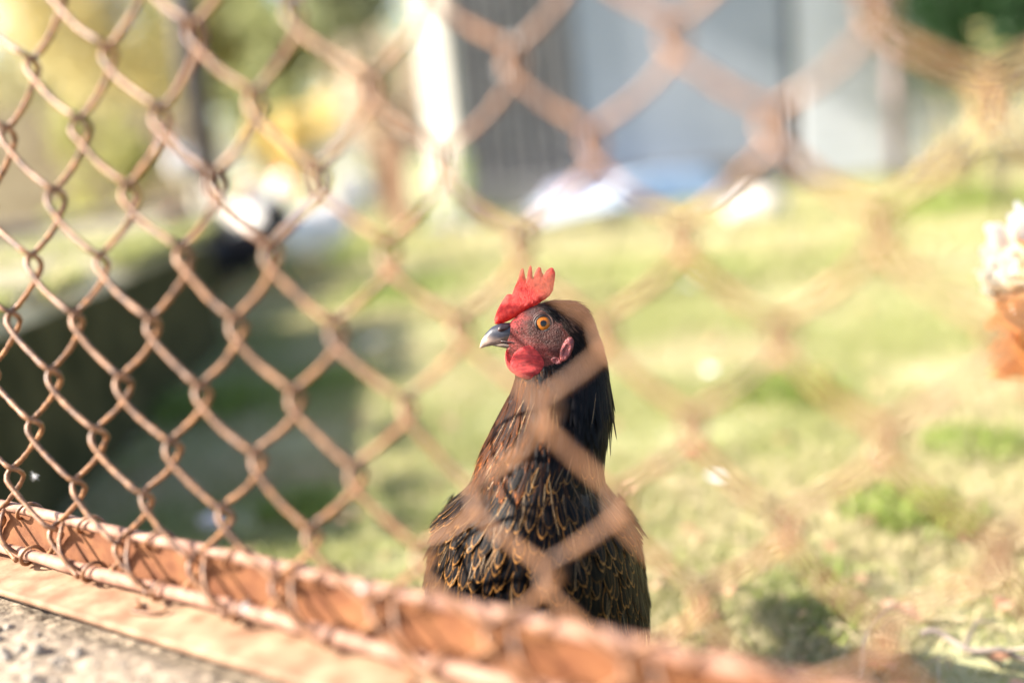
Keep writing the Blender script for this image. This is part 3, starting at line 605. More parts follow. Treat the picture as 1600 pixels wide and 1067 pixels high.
# wattles
def wattle(cu, cv, ru, rv, tw, w0, nm, tilt=0):
    v_, f_ = ellipsoid((0, 0, 0), (1, 1, 1), 48, 30); X_ = v_[:, 0]; Z_ = v_[:, 2]; Y_ = v_[:, 1]
    ru_ = ru * (1 + .10 * -Z_) * (1 - .18 * np.clip(Z_, 0, 1) ** 2); uu_ = X_ * ru_; vv_ = -Z_ * rv; a = tilt; u2 = uu_ * math.cos(a) - vv_ * math.sin(a); v2_ = uu_ * math.sin(a) + vv_ * math.cos(a)
    wn = Y_ * tw + 2.2 * np.sin(vv_ / 3.1 + .7 * np.sin(uu_ / 6)) * (Y_ < 0) * np.clip(1 - (X_ ** 2 + Z_ ** 2), 0, 1) * .6 + .0
    return obj(nm, hp(cu + u2, cv + v2_, w0 + wn), f_, watm, hen)
watm = mat('wattle_skin', (.36, .018, .02), (.70, .06, .055), 300, .42, 1.0, .0012, 900, sss=.45, spec=.45, trans=.15, stretch=(1, 1, 2.2))
wattle(824.5, 565.5, 27, 26, 7, -31, 'wattle', .12)
wattle(806, 560, 17, 26, 5, 14, 'wattle', -.25)
# red gular skin between the wattles
o_t = wattle(812, 546, 20, 8, 12, -2, 'throat_skin', .15); o_t.data.materials[0] = mat('throat', (.12, .015, .014), (.2, .03, .025), 300, .5, .8, .001, 900)
# earlobe and ear tuft
loba = mat('earlobe_skin', (.11, .013, .015), (.24, .05, .05), 320, .45, 1.0, .0012, 800, sss=.4)
def lobe(cu, cv, ru, rv, a, tw, nm, parent=hen, w_=-36):
    v_, f_ = ellipsoid((0, 0, 0), (1, 1, 1), 32, 20); uu_ = v_[:, 0] * ru; vv_ = -v_[:, 2] * rv; r = np.hypot(v_[:, 0], v_[:, 2])
    yy_ = v_[:, 1] * tw + (v_[:, 1] < 0) * (1.6 * np.sin(r * 7 + 2 * v_[:, 2]) ) * .7
    return obj(nm, hp(cu + uu_ * math.cos(a) - vv_ * math.sin(a), cv + uu_ * math.sin(a) + vv_ * math.cos(a), w_ + yy_), f_, loba, parent)
lobe(883.5, 545, 8.8, 20, .38, 4.5, 'earlobe')
lobe(868, 562, 10, 6.5, .35, 4, 'earlobe', w_=-33)
# eye
ex_, ey_ = 848, 506; _e, ef = ellipsoid((0, 0, 0), (1, 1, 1), 40, 28)
th_ = np.linspace(np.pi, 2 * np.pi, 800); su, _, sw = surf(np.full(800, 506.), th_); we = float(np.interp(848, su, sw))
em = bpy.data.materials.new('eye'); em.use_nodes = True; p_ = em.node_tree.nodes['Principled BSDF']; p_.inputs['Roughness'].default_value = .12; p_.inputs['Specular IOR Level'].default_value = .3; p_.inputs['Coat Weight'].default_value = .25; p_.inputs['Coat Roughness'].default_value = .02
vc = em.node_tree.nodes.new('ShaderNodeVertexColor'); vc.layer_name = 'col'; em.node_tree.links.new(vc.outputs[0], p_.inputs['Base Color'])
r_ = np.linspace(0, 1, 40) ** .9 * 12.5; a_ = np.linspace(0, 2 * np.pi, 64, endpoint=False); RR, AA = np.meshgrid(r_, a_, indexing='ij')
E_u = ex_ + RR * np.cos(AA); E_v = ey_ + RR * np.sin(AA); E_w = we + 1.5 - 6.0 * np.sqrt(np.clip(1 - (RR / 13.5) ** 2, 0, 1))
rad = (RR + .12 * np.sin(AA * 3) * (RR > 2))[..., None]; st = .85 + .3 * vnoise(AA * 9, RR / 3, 4)[..., None]
ec = np.where(rad < 5.0, np.array([.004, .004, .005]), np.where(rad < 10.2, np.array([.34, .10, .008]) * st * (1 - .35 * np.clip((rad - 8.3) / 2, 0, 1)), np.where(rad < 11.2, np.array([.10, .03, .015]), np.array([.03, .015, .012]))))
i, j = np.meshgrid(np.arange(39), np.arange(64), indexing='ij'); j2 = (j + 1) % 64; ef = np.stack([i * 64 + j, i * 64 + j2, (i + 1) * 64 + j2, (i + 1) * 64 + j], -1).reshape(-1, 4)
obj('eye', hp(E_u, E_v, E_w).reshape(-1, 3), ef, em, hen, col=ec.reshape(-1, 3))
def ring(r, rr_, col_, w0, nm, tilt=0, sq=1.0):
    a_ = np.linspace(0, 2 * np.pi, 60); uu_ = ex_ + r * np.cos(a_) * 1.0; vv_ = ey_ + r * sq * np.sin(a_); P_ = hp(uu_, vv_, w0 + tilt * (uu_ - ex_) / r + .5 * np.sin(a_ * 4))
    obj(nm, *tube(P_, rr_ * k * (1 + .25 * np.sin(a_ * 3 + r)), 10, False), mat('lid', col_, tuple(min(1, c * 1.7) for c in col_), 600, .5, .6, .0005, 1200), hen)
ring(11.8, 1.6, (.008, .004, .004), we - 1.6, 'eyelid'); ring(14.8, 1.6, (.035, .012, .009), we - .6, 'eyelid', -1.2); ring(18.0, 1.3, (.05, .016, .012), we + .6, 'eyelid', -1.8)
# legs
legm = mat('leg_scale', (.30, .22, .10), (.42, .33, .18), 200, .5, .5)
wl = lambda x, y, z: (np.array([x, y, z]) - HB) @ HR
for s_ in (-1, 1):
    cx, cy = HB[0] + s_ * .032, HB[1] + .01
    lg = obj('leg', *tube([wl(cx, cy + .01, .17), wl(cx, cy + .015, .11), wl(cx, cy, .05), wl(cx, cy, .012)], [.016, .010, .006, .007], 12), legm, hen)
    for a in (-2.1, -1.55, -1.0, 1.57):
        L_ = .05 if a < 0 else .022; ob = obj('toe', *tube([wl(cx, cy, .010), wl(cx + math.cos(a) * L_ * .6, cy + math.sin(a) * L_ * .6, .010), wl(cx + math.cos(a) * L_, cy + math.sin(a) * L_, .004)], [.0055, .0045, .0015], 8), legm, lg)

# ------------------------------------------------------------------ other hens (generic, facing -X, 0.40 m tall)
def feather_coat(pts, nrm, dirs, L, Wd, c):
    n = len(pts); f_ = lambda a: np.broadcast_to(np.asarray(a, float), (n,)).copy()
    return feathers(pts, dirs, nrm, f_(L), f_(Wd), c, c * 1.15, 'broad', f_(.06), f_(.05), 4, .2)
softm = mat('soft_plumage', (.85, .85, .85), (1.05, 1.05, 1.05), 60, .8, 0, attr='col', trans=.35, spec=.1)
SP = np.array([(.212, .303, .001, .001), (.205, .300, .012, .014), (.17, .285, .032, .040), (.12, .250, .055, .066), (.06, .215, .075, .082), (0, .200, .082, .088), (-.06, .212, .076, .086), (-.10, .245, .060, .070), (-.125, .285, .043, .050),
               (-.138, .325, .032, .037), (-.150, .358, .026, .029), (-.166, .378, .024, .025), (-.185, .380, .019, .019), (-.200, .376, .010, .011)])
def bird(name, label, loc, rz, scale, coat, tailc, group=None, nfe=1400, combc=(.6, .04, .04), headc=None, tl=.13, wf=.2):
    r = thing(name, label, 'hen', loc, rz, group); r.scale = (scale,) * 3
    m = 60; t0 = np.linspace(0, 1, len(SP)); tt = np.linspace(0, 1, m); Q = np.array([smooth1(np.interp(tt, t0, SP[:, q]), 3) for q in range(4)]).T
    T_ = np.gradient(Q[:, :2], axis=0); T_ /= np.linalg.norm(T_, axis=1)[:, None]; a = np.linspace(0, 2 * np.pi, 32, endpoint=False); vs = []
    for q in range(m):
        nx_, nz_ = -T_[q, 1], T_[q, 0]; vs.append(np.stack([Q[q, 0] + nx_ * Q[q, 3] * np.sin(a), Q[q, 2] * np.cos(a), Q[q, 1] + nz_ * Q[q, 3] * np.sin(a)], -1))
    vs = np.array(vs); i, j = np.meshgrid(np.arange(m - 1), np.arange(32), indexing='ij'); j2 = (j + 1) % 32
    fs = np.stack([i * 32 + j, i * 32 + j2, (i + 1) * 32 + j2, (i + 1) * 32 + j], -1).reshape(-1, 4)
    coat = np.array(coat); hc = np.array(headc if headc is not None else coat); mixh = np.clip((tt - .62) / .2, 0, 1)[:, None]; cc = coat * (1 - mixh) + hc * mixh; mt_ = np.clip((wf - tt) / .06, 0, 1)[:, None]; cc = cc * (1 - mt_) + np.array(tailc) * mt_
    obj('body', vs.reshape(-1, 3), fs, mat('plumage_base', (.8, .8, .8), (1.1, 1.1, 1.1), 40, .8, 0, attr='col'), r, col=np.repeat(cc, 32, 0))
    qi = rng.integers(2, 54, nfe); ai = rng.uniform(0, 2 * np.pi, nfe); fr = rng.uniform(0, 1, nfe)
    ia = (ai / (2 * np.pi) * 32).astype(int) % 32; p0 = vs[qi, ia]; p1 = vs[np.maximum(qi - 1, 0), ia]; nrm = p0 - np.stack([Q[qi, 0], 0 * qi, Q[qi, 1]], -1); nrm /= np.linalg.norm(nrm, axis=1)[:, None]
    pts = p0 + (p1 - p0) * fr[:, None]; dirs = (p1 - p0) / (np.linalg.norm(p1 - p0, axis=1)[:, None] + 1e-9) + rng.normal(0, .2, (nfe, 3)); fc = cc[qi] * rng.uniform(.75, 1.2, (nfe, 1))
    A_ = feather_coat(pts, nrm, dirs, rng.uniform(.022, .038, nfe), rng.uniform(.012, .020, nfe), fc)
    obj('feathers', A_[0], A_[1], softm, r, col=A_[3], col2=A_[4], uv=A_[2], kind='stuff')
    n = 26; a = np.linspace(.2, 1.35, 13).repeat(2); sg_ = np.tile([-1., 1.], 13); P_ = np.c_[.165 + 0 * a, .014 * sg_, .295 - .01 * sg_ * 0]; D_ = np.c_[np.cos(a), .10 * sg_, np.sin(a)]; D_ /= np.linalg.norm(D_, axis=1)[:, None]
    N_ = np.c_[.25 * np.sin(a), sg_, -.1 + 0 * a]; N_ -= D_ * (N_ * D_).sum(1)[:, None]; N_ /= np.linalg.norm(N_, axis=1)[:, None]; tc_ = np.tile(tailc, (n, 1)).astype(float)
    A_ = feathers(P_, D_, N_, np.full(n, tl) * rng.uniform(.75, 1.1, n), np.full(n, .042), tc_, tc_, 'broad', np.full(n, .02), np.full(n, -.02), 7, .2); obj('tail', A_[0], A_[1], softm, r, col=A_[3], col2=A_[4], uv=A_[2])
    for s_ in (-1, 1):
        nw = 30; rr = rng.uniform(0, 1, (nw, 2)); P_ = np.c_[-.05 + .10 * rr[:, 0], s_ * (.080 + .004 * rr[:, 0]), .25 - .07 * rr[:, 1]]; D_ = np.tile([1, 0, -.05], (nw, 1)) + rng.normal(0, .05, (nw, 3)); N_ = np.tile([0., s_, .15], (nw, 1)); N_ /= np.linalg.norm(N_, axis=1)[:, None]
        wc_ = np.tile(coat, (nw, 1)) * rng.uniform(.85, 1.1, (nw, 1)); A_ = feathers(P_, D_, N_, np.full(nw, .10), np.full(nw, .028), wc_, wc_, 'broad', np.full(nw, .03), np.full(nw, .05), 6, .2); obj('wing', A_[0], A_[1], softm, r, col=A_[3], col2=A_[4], uv=A_[2])
        lg = obj('leg', *tube([(.005, s_ * .035, .14), (.02, s_ * .035, .09), (0, s_ * .035, .05), (0, s_ * .035, .008)], [.018, .010, .0055, .006], 10), legm, r)
        for a_ in (2.6, 3.14, 3.7, 0): obj('toe', *tube([(0, s_ * .035, .008), (math.cos(a_) * .03, s_ * .035 + math.sin(a_) * .03, .007), (math.cos(a_) * (.05 if a_ else .032), s_ * .035 + math.sin(a_) * .05, .003)], [.005, .004, .0015], 7), legm, lg)
        obj('eye', *ellipsoid((-.178, s_ * .0195, .384), (.005, .003, .005), 12, 8), gm_, r)
    bk_ = mat('yellow_horn', (.55, .38, .16), (.6, .45, .22), 100, .4, 0)
    obj('beak', *tube([(-.192, 0, .378), (-.208, 0, .374), (-.224, 0, .366)], [.011, .008, .001], 10), bk_, r)
    cmb = [(-.205, .388), (-.203, .404), (-.196, .400), (-.190, .418), (-.184, .404), (-.176, .424), (-.170, .406), (-.160, .420), (-.155, .403), (-.148, .410), (-.150, .394), (-.17, .392)]
    n = len(cmb); vs2 = [(a, -.003, b) for a, b in cmb] + [(a, .003, b) for a, b in cmb]; cm_ = mat('red_skin', combc, tuple(c * 1.15 for c in combc), 60, .5, 0)
    obj('comb', vs2, [list(range(n))[::-1], list(range(n, 2 * n))] + [[q, (q + 1) % n, n + (q + 1) % n, n + q] for q in range(n)], cm_, r, smooth=False)
    for s_ in (-1, 1): obj('wattle', *ellipsoid((-.196, s_ * .009, .352), (.011, .004, .016), 16, 10), cm_, r)
    return r
b = G(1818, 880); bird('buff_hen', 'buff orange hen with a white tail, cut off by the right picture edge', (b[0] + .02, b[1] + .04, 0), R_(206), 1.1, (.95, .60, .26), (1.0, .95, .86), nfe=4200, tl=.07, wf=.12)
b = G(487, 455); bird('white_hen', 'white hen at the end of the raised bed, right of the black hen', (b[0], b[1], 0), R_(35), 1.12, (.82, .78, .76), (.8, .76, .74))
b = G(392, 450); bird('white_hen', 'white hen behind the black hen, nearer the dark post', (b[0] + .03, b[1] + .1, .0), R_(150), 1.18, (.82, .78, .70), (.8, .76, .7))
b = G(366, 480); bird('black_hen', 'black hen standing in shade in front of the two white hens', (b[0], b[1], 0), R_(20), .95, (.02, .018, .02), (.02, .018, .02), headc=(.05, .03, .03))
# ------------------------------------------------------------------ raised bed with a mossy side, timber pole, dark post
def prism(poly, z0, z1):
    n = len(poly); vs = [(x, y, z0) for x, y in poly] + [(x, y, z1) for x, y in poly]
    return vs, [list(range(n))[::-1], list(range(n, 2 * n))] + [[q, (q + 1) % n, n + (q + 1) % n, n + q] for q in range(n)]
bedm = mat('mossy_concrete', (.03, .03, .012), (.085, .072, .032), 9, .95, .9, .01, 60, c3=(.022, .030, .007), spec=.1)
bedtop = mat('bed_soil', (.20, .175, .10), (.33, .28, .17), 9, .95, .8, .008, 50, c3=(.17, .20, .06))
bed = thing('raised_bed', 'low raised bed with a dark mossy concrete side at the left', 'raised bed', (BEDS[0][0][0], BEDS[0][0][1], 0))
def rel(vs, o): return [tuple(np.array(v) - np.array(o.location)) for v in vs]
for bi, BED in enumerate(BEDS): a, f = prism(BED, -.05, .305 - .003 * bi); obj('side_wall', rel(a, bed), f, bedm, bed, smooth=False)
# uneven soil on top, denser mesh
for BED in BEDS:
  nx_, ny_ = 50, 90; sx_, sy_ = np.meshgrid(np.linspace(0, 1, nx_), np.linspace(0, 1, ny_), indexing='ij'); B0, B1, B2, B3 = [np.array(q) for q in BED]
  pp = (B0[None, None] * ((1 - sx_) * (1 - sy_))[..., None] + B1 * ((1 - sx_) * sy_)[..., None] + B2 * (sx_ * sy_)[..., None] + B3 * (sx_ * (1 - sy_))[..., None])
  edge_ = np.minimum.reduce([sx_ * 12, (1 - sx_) * 12, sy_ * 20, (1 - sy_) * 20]).clip(0, 1)
  zz_ = .303 + edge_ * (.045 + .05 * (fbm(pp[..., 0] * 6 + 20, pp[..., 1] * 6, 3, 4) - .4)); i, j = np.meshgrid(np.arange(nx_ - 1), np.arange(ny_ - 1), indexing='ij')
  obj('soil', rel(np.dstack([pp, zz_]).reshape(-1, 3), bed), np.stack([i * ny_ + j, i * ny_ + j + 1, (i + 1) * ny_ + j + 1, (i + 1) * ny_ + j], -1).reshape(-1, 4), bedtop, bed)
B0, B1, B2, B3 = [np.array(q) for q in BEDS[0]]; n = 9000; sx2, sy2 = rng.uniform(0, 1, (2, n)); sx2[:3500] **= 5; q = B0 * ((1 - sx2) * (1 - sy2))[:, None] + B1 * ((1 - sx2) * sy2)[:, None] + B2 * (sx2 * sy2)[:, None] + B3 * (sx2 * (1 - sy2))[:, None]
kk = fbm(q[:, 0] * 3 + 9, q[:, 1] * 3, 3, 12) > .42; q = q[kk]; n = len(q)
g2 = blades(q[:, 0], q[:, 1], rng.uniform(.02, .07, n), rng.uniform(.003, .008, n), grass_col(q[:, 0], q[:, 1], .3), rng.uniform(.3, 1.2, n), None, z=np.full(n, .33))
o = obj('bed_grass', g2[0], g2[1], grass_m, col=g2[2], smooth=False, kind='stuff'); tag(o, 'thin yellow green grass growing on top of the raised bed', 'grass')
wood = mat('weathered_wood', (.16, .12, .10), (.34, .27, .22), 14, .85, .6, .003, 60, stretch=(1, 1, .15))
p0, p1 = np.array([-1.98, 1.6, .33]), np.array([-1.66, 6.2, .33])
dirp = (p1 - p0) / np.linalg.norm(p1 - p0); sdp = np.array([dirp[1], -dirp[0], 0])
v_, f_ = box(-.045, .045, 0, np.linalg.norm(p1 - p0), -.06, .06, .006); v_ = np.array(v_); v_ = p0 + v_[:, :1] * sdp + v_[:, 1:2] * dirp + v_[:, 2:] * np.array([0, 0, 1])
r = thing('timber_rail', 'long weathered timber rail behind the raised bed', 'rail', tuple(p0)); obj('beam', rel(v_, r), f_, wood, r, smooth=False)
for t in (.25, .8, 1.6, 2.6, 3.6, 4.5): c = p0 + dirp * t; v_, f_ = box(c[0] - .035, c[0] + .035, c[1] - .035, c[1] + .035, 0, .268, .004); obj('leg', rel(v_, r), f_, wood, r, smooth=False)
dk = mat('dark_steel', (.025, .022, .022), (.06, .045, .04), 30, .6, .2)
c = V(314, 200, 4.6); r = thing('dark_post', 'slim dark steel post rising behind the raised bed', 'post', (c[0], c[1], 0))
obj('shaft', *tube([(0, 0, 0), (0, 0, 1.2), (0, 0, 2.6)], [.062, .062, .060], 14), dk, r); obj('foot_plate', *box(-.08, .08, -.08, .08, 0, .012, .002), dk, r); obj('cap', *box(-.042, .042, -.042, .042, 2.6, 2.62, .003), dk, r)

# ------------------------------------------------------------------ grey house
YH = 7.4
def hx(u, v=200): return float(V(u, v, YH)[0])
def hz(u, v): return float(V(u, v, YH)[2])
wallm = mat('grey_blue_render', (.30, .325, .37), (.36, .38, .425), 3, .85, .3, .002, 80)
panm = mat('pale_siding', (.66, .67, .70), (.72, .73, .76), 4, .6, .1)
darkm = mat('dark_timber', (.07, .075, .08), (.13, .13, .14), 10, .8, .2); plm = mat('plinth_render', (.16, .155, .15), (.22, .21, .20), 6, .9, .4)
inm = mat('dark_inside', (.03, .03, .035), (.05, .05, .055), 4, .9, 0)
h = thing('grey_house', 'grey house wall with slatted dark bay, smooth panel and pale siding', 'house', (hx(905), YH, 0), R_(3))
def hpart(nm, x0, x1, y0, y1, z0, z1, m, b=.004, par=None): v_, f_ = box(x0, x1, y0, y1, z0, z1, b); return obj(nm, [(a - h.location.x, c_ - YH, d_) for a, c_, d_ in v_], f_, m, par or h, smooth=False)
XA, XB, XC, XD, XE = hx(672), hx(905), hx(1238), hx(1256), hx(1500)
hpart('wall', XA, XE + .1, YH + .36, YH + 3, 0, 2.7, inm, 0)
hpart('panel', XB + .02, XC, YH, YH + .3, .05, 2.6, wallm)
hpart('plinth', XA, XC + .0, YH - .04, YH + .34, 0, .25, plm)
hpart('corner_post', XB - .07, XB + .012, YH - .03, YH + .3, .25, 2.6, darkm)
hpart('frame_strip', XC + .004, XD - .004, YH + .03, YH + .2, 0, 2.6, mat('dark_green_trim', (.03, .05, .05), (.05, .07, .07), 5, .6, 0))
z = .04
while z < 2.6: hpart('plank', XD, XE, YH - .012 * (1), YH + .3, z, z + .098, panm, .006); z += .103
hpart('corner_board', XE + .003, XE + .07, YH - .03, YH + .3, 0, 2.6, panm)
x = XA + .05
q = 0
slm = mat('slat_paint', (.14, .135, .135), (.26, .245, .24), 8, .7, .1)
while x < XB - .12: hpart('slat', x, x + .045, YH + .02 + .012 * (q % 2), YH + .05 + .012 * (q % 2), .26, 2.5, slm, .003); x += .082; q += 1
for zz in (.55, 1.3, 2.1): hpart('crossbar', XA, XB - .075, YH + .075, YH + .12, zz, zz + .07, darkm)
hpart('roof', XA - .3, XE + .5, YH - .35, YH + 3.4, 2.71, 2.83, mat('roof_sheet', (.16, .09, .07), (.2, .12, .1), 6, .7, .2), .01)
# slim stake in front of the siding
a = V(1402, 262, 7.1); s = thing('brown_stake', 'slim brown stake standing against the pale siding', 'stake', (a[0], a[1], 0)); obj('shaft', *tube([(0, 0, -.02), (-.01, 0, .7), (-.02, 0, 1.02)], [.05, .045, .04], 10), mat('stake_wood', (.17, .12, .12), (.24, .18, .17), 12, .85, .4), s)
obj('cap', *ellipsoid((-.02, 0, 1.02), (.042, .042, .03), 12, 8), mat('stake_top', (.2, .14, .13), (.26, .2, .18), 12, .85, .2), s)
# tall white post
wh = mat('whitewash', (.48, .45, .39), (.60, .56, .49), 9, .85, .7, .01, 30); brk = mat('bark', (.12, .09, .07), (.22, .17, .13), 12, .9, .7, .01)
tb, tt_ = V(706, 300, 6.6), V(686, 0, 6.6); tb[2] = 0; tr = thing('white_post', 'tall white painted post in front of the dark slatted bay', 'post', (tb[0], tb[1], 0), R_(-24))
v_, f_ = box(-.098, .098, -.06, .06, -.02, 2.5, .02); v_ = [(x * (1.08 - .06 * z_), y * (1.08 - .06 * z_), z_) for x, y, z_ in v_]; o = obj('shaft', v_, f_, wh, tr, smooth=False)
obj('base_block', *box(-.19, .19, -.12, .12, -.02, .06, .01), plm, tr, smooth=False); obj('cap', *box(-.15, .15, -.09, .09, 2.5, 2.56, .01), wh, tr, smooth=False)
def foliage(nm, centres, radii, n, size, c1, c2, par=None, lab=None, cat=None, shiny=.55, seed=0, origin=(0, 0, 0)):
    cs_ = np.array(centres, float); rs_ = np.array(radii, float); ix = rng.choice(len(cs_), n, p=(rs_.prod(1) ** .6) / (rs_.prod(1) ** .6).sum())
    d = rng.normal(size=(n, 3)); d /= np.linalg.norm(d, axis=1)[:, None]; rad_ = rng.uniform(0, 1, n) ** .42; p = cs_[ix] + d * rs_[ix] * rad_[:, None]
    lump = fbm(p[:, 0] * 3 / rs_.max() + p[:, 2], p[:, 2] * 3 / rs_.max() + p[:, 1] * 2, 3, seed); keep = lump > .36; p = p[keep]; n = len(p)
    a = rng.normal(size=(n, 3)); a /= np.linalg.norm(a, axis=1)[:, None]; b_ = np.cross(a, rng.normal(size=(n, 3))); b_ /= np.linalg.norm(b_, axis=1)[:, None]; s = size * rng.uniform(.6, 1.4, n)[:, None]
    nn = np.cross(a, b_); v = np.stack([p - a * s, p + b_ * s * .42 + nn * s * .1, p + a * s, p - b_ * s * .42 + nn * s * .1], 1).reshape(-1, 3) - np.array(origin)
    f = np.arange(n * 4).reshape(-1, 4); t = rng.uniform(0, 1, (n, 1)); col = np.array(c1) * (1 - t) + np.array(c2) * t
    return obj(nm, v, f, leafm, par, col=np.repeat(col, 4, 0), smooth=False)
leafm = mat('leaf', (.85, .85, .85), (1.15, 1.15, 1.15), 3, .45, 0, attr='col', trans=.4, spec=.4)
# orange-brown weathered post and short stump left of the trunk
c = V(625, 340, 6.7); r = thing('weathered_post', 'short orange brown timber post left of the tall white post', 'post', (c[0], c[1], 0)); hh = float(V(612, 205, c[1])[2])
obj('shaft', *box(-.075, .075, -.07, .07, 0, hh, .012), mat('orange_wood', (.30, .15, .08), (.45, .27, .17), 9, .85, .5, stretch=(1, 1, .2)), r, smooth=False); obj('cap', *box(-.085, .085, -.08, .08, hh, hh + .025, .006), brk, r, smooth=False)

# tarp, sheet, stones
def sheet(nm, label, cat, u0, u1, vb, depth, hgt, m, rz=0, amp=.03, seed=0, hw=None):
    a, b_ = G(u0, vb), G(u1, vb); c = (a + b_) / 2; wd = np.linalg.norm(b_ - a) / 2; o = thing(nm, label, cat, (c[0], c[1], 0), rz); n = 40
    X_, Y_ = np.meshgrid(np.linspace(-1, 1, n), np.linspace(-1, 1, n), indexing='ij'); e = np.clip((1 - np.abs(X_) ** 5) * (1 - np.abs(Y_) ** 5), 0, 1) ** .5
    Z_ = hgt * e + amp * (fbm(X_ * 3 + seed, Y_ * 3, 3, seed) - .5) * e + .004; i, j = np.meshgrid(np.arange(n - 1), np.arange(n - 1), indexing='ij')
    top_ = np.stack([X_ * wd * (1 + .04 * np.sin(Y_ * 4)), Y_ * depth, Z_], -1).reshape(-1, 3); bot = top_.copy(); bot[:, 2] = np.minimum(bot[:, 2] - .004, .0) ; N0 = len(top_)
    f = np.stack([i * n + j, (i + 1) * n + j, (i + 1) * n + j + 1, i * n + j + 1], -1).reshape(-1, 4)
    obj('cover', top_, f, m, o); obj('underside', bot, f[:, ::-1], plm, o); return o
sheet('blue_tarp', 'pale blue plastic tarp bundle lying against the grey wall', 'tarp', 985, 1105, 318, .22, .22, mat('blue_plastic', (.30, .42, .58), (.42, .52, .64), 5, .35, .5, .01, 20, spec=.6), seed=3)
sheet('lilac_sack', 'lilac white sack lying between blue tarp and white sheet', 'sack', 885, 985, 325, .18, .20, mat('lilac_plastic', (.22, .23, .32), (.32, .32, .40), 5, .4, .5, .01, 20), seed=8)
# tilted white board resting on two blocks
c = G(900, 352, .02); r = thing('white_board', 'white board lying tilted on the grass in front of the grey wall', 'board', (c[0], c[1], 0), R_(6))
v_, f_ = box(-.22, .24, -.2, .2, 0, .02, .004); v_ = np.array(v_); v_[:, 2] += .05 + .10 * (v_[:, 1] + .28) / .56 + .05 * (v_[:, 0] + .22) / .46; obj('sheet', v_, f_, mat('white_paint', (.36, .41, .48), (.42, .47, .53), 4, .4, .1), r, smooth=False)
obj('block', *box(-.3, -.2, .1, .22, 0, .11, .005), plm, r, smooth=False); obj('block', *box(.2, .3, .1, .22, 0, .155, .005), plm, r, smooth=False)
stm = mat('pale_stone', (.60, .52, .46), (.78, .70, .64), 9, .85, .6, .01)
def stone(nm, label, u, v, rx, rz_, seed, m=stm):
    c = G(u, v); v_, f_ = ellipsoid((0, 0, 0), (1, 1, 1), 20, 14); d = 1 + .25 * (fbm(v_[:, 0] * 2 + seed, v_[:, 2] * 2 + v_[:, 1], 2, seed) - .5) * 2; v_ = v_ * d[:, None] * (rx, rx * .7, rz_) + (0, 0, rz_ * .6)
    o = obj(nm, v_, f_, m); o.location = (c[0], c[1], 0); tag(o, label, 'stone'); return o
stone('stone', 'large pale stone on the grass before the grey wall', 1190, 338, .13, .10, 1); stone('stone', 'smaller pale stone on the grass left of the large one', 1155, 342, .08, .06, 5)
stone('stone', 'pale lump of stone lying in the shaded grass near the rail', 335, 825, .022, .016, 9)
for (u, v, s, lab) in ((1072, 458, .045, 'white feather lying flat on the lawn right of the comb'), (1108, 592, .022, 'pale feather lying on the lawn right of the neck'), (1118, 760, .018, 'pinkish dry feather on the lawn right of the breast'), (590, 545, .03, 'pale feather lying in the shade left of the beak')):
    c = G(u, v); n = 10; t = np.linspace(0, 1, n); wv = .3 * np.sin(np.pi * t ** .7); P1 = np.c_[t - .5, wv, .12 * t + .1 * wv]; P2 = np.c_[t - .5, 0 * t, .12 * t]; P3 = np.c_[t - .5, -wv, .12 * t + .1 * wv]; vs = np.concatenate([P1, P2, P3]) * s * 1.6
    fs = [[q, q + 1, n + q + 1, n + q] for q in range(n - 1)] + [[n + q, n + q + 1, 2 * n + q + 1, 2 * n + q] for q in range(n - 1)]
    o = obj('fallen_feather', vs, fs, down_m); o.location = (c[0], c[1], .02 + float(ground_h(c[0], c[1]))); o.rotation_euler = (0, 0, random.uniform(0, 3)); tag(o, lab, 'feather')
# twig
a, b_ = G(1440, 1000, .02), G(1640, 1045, .015); t = np.linspace(0, 1, 24)[:, None]; P_ = a + (b_ - a) * t + np.c_[0 * t, .006 * np.sin(t * 9), .004 * np.sin(t * 13) + .006]
r = thing('twig', 'bare brown twig lying in the grass at the lower right', 'twig', tuple(a)); obj('stem', rel(P_ * 1.0, r) and tube(P_ - a, np.linspace(.0034, .0018, 24), 8)[0], tube(P_ - a, .003, 8)[1], wood, r)
for s_, q in ((1, 8), (-1, 15)): obj('side_shoot', *tube([P_[q] - a, P_[q] - a + np.array([.02, s_ * .02, .012]), P_[q] - a + np.array([.05, s_ * .03, .008])], [.0018, .0013, .0006], 6), wood, r)
a, b_ = G(1395, 940, .02), G(1335, 1062, .02); P_ = a + (b_ - a) * t + np.c_[.004 * np.sin(t * 8), 0 * t, .012 * np.sin(t * 3.1)]
r = thing('straw_stalk', 'dry tan stalk lying beside the twig', 'stalk', tuple(a)); obj('stem', *tube(P_ - a, .0013, 6), mat('straw', (.55, .42, .26), (.66, .54, .36), 40, .8, 0), r)

# ------------------------------------------------------------------ plants, shrubs, trees behind
def shrub(nm, label, u, vb, yy, wd, ht, n, size, c1, c2, cat='shrub', z0=.0, seed=0, blobs=7, group=None):
    c = V(u, vb, yy); r = thing(nm, label, cat, (c[0], yy, 0), 0, group); cs_, rs_ = [], []
    for q in range(blobs):
        cs_.append((c[0] + rng.uniform(-.55, .55) * wd, yy + rng.uniform(-.35, .35) * wd, z0 + ht * rng.uniform(.3, .78))); s = rng.uniform(.28, .48); rs_.append((wd * s, wd * s, ht * s * .75))
    foliage('crown', cs_, rs_, n, size, c1, c2, r, seed=seed, origin=(c[0], yy, 0))
    for q in range(4): e = np.array(cs_[q % len(cs_)]) - np.array([c[0], yy, 0]); obj('trunk', *tube([(.02 * q, 0, -.02), tuple(e * [.3, .3, .5]), tuple(e)], [.03 * ht ** .5, .02 * ht ** .5, .008], 7), brk, r)
    return r
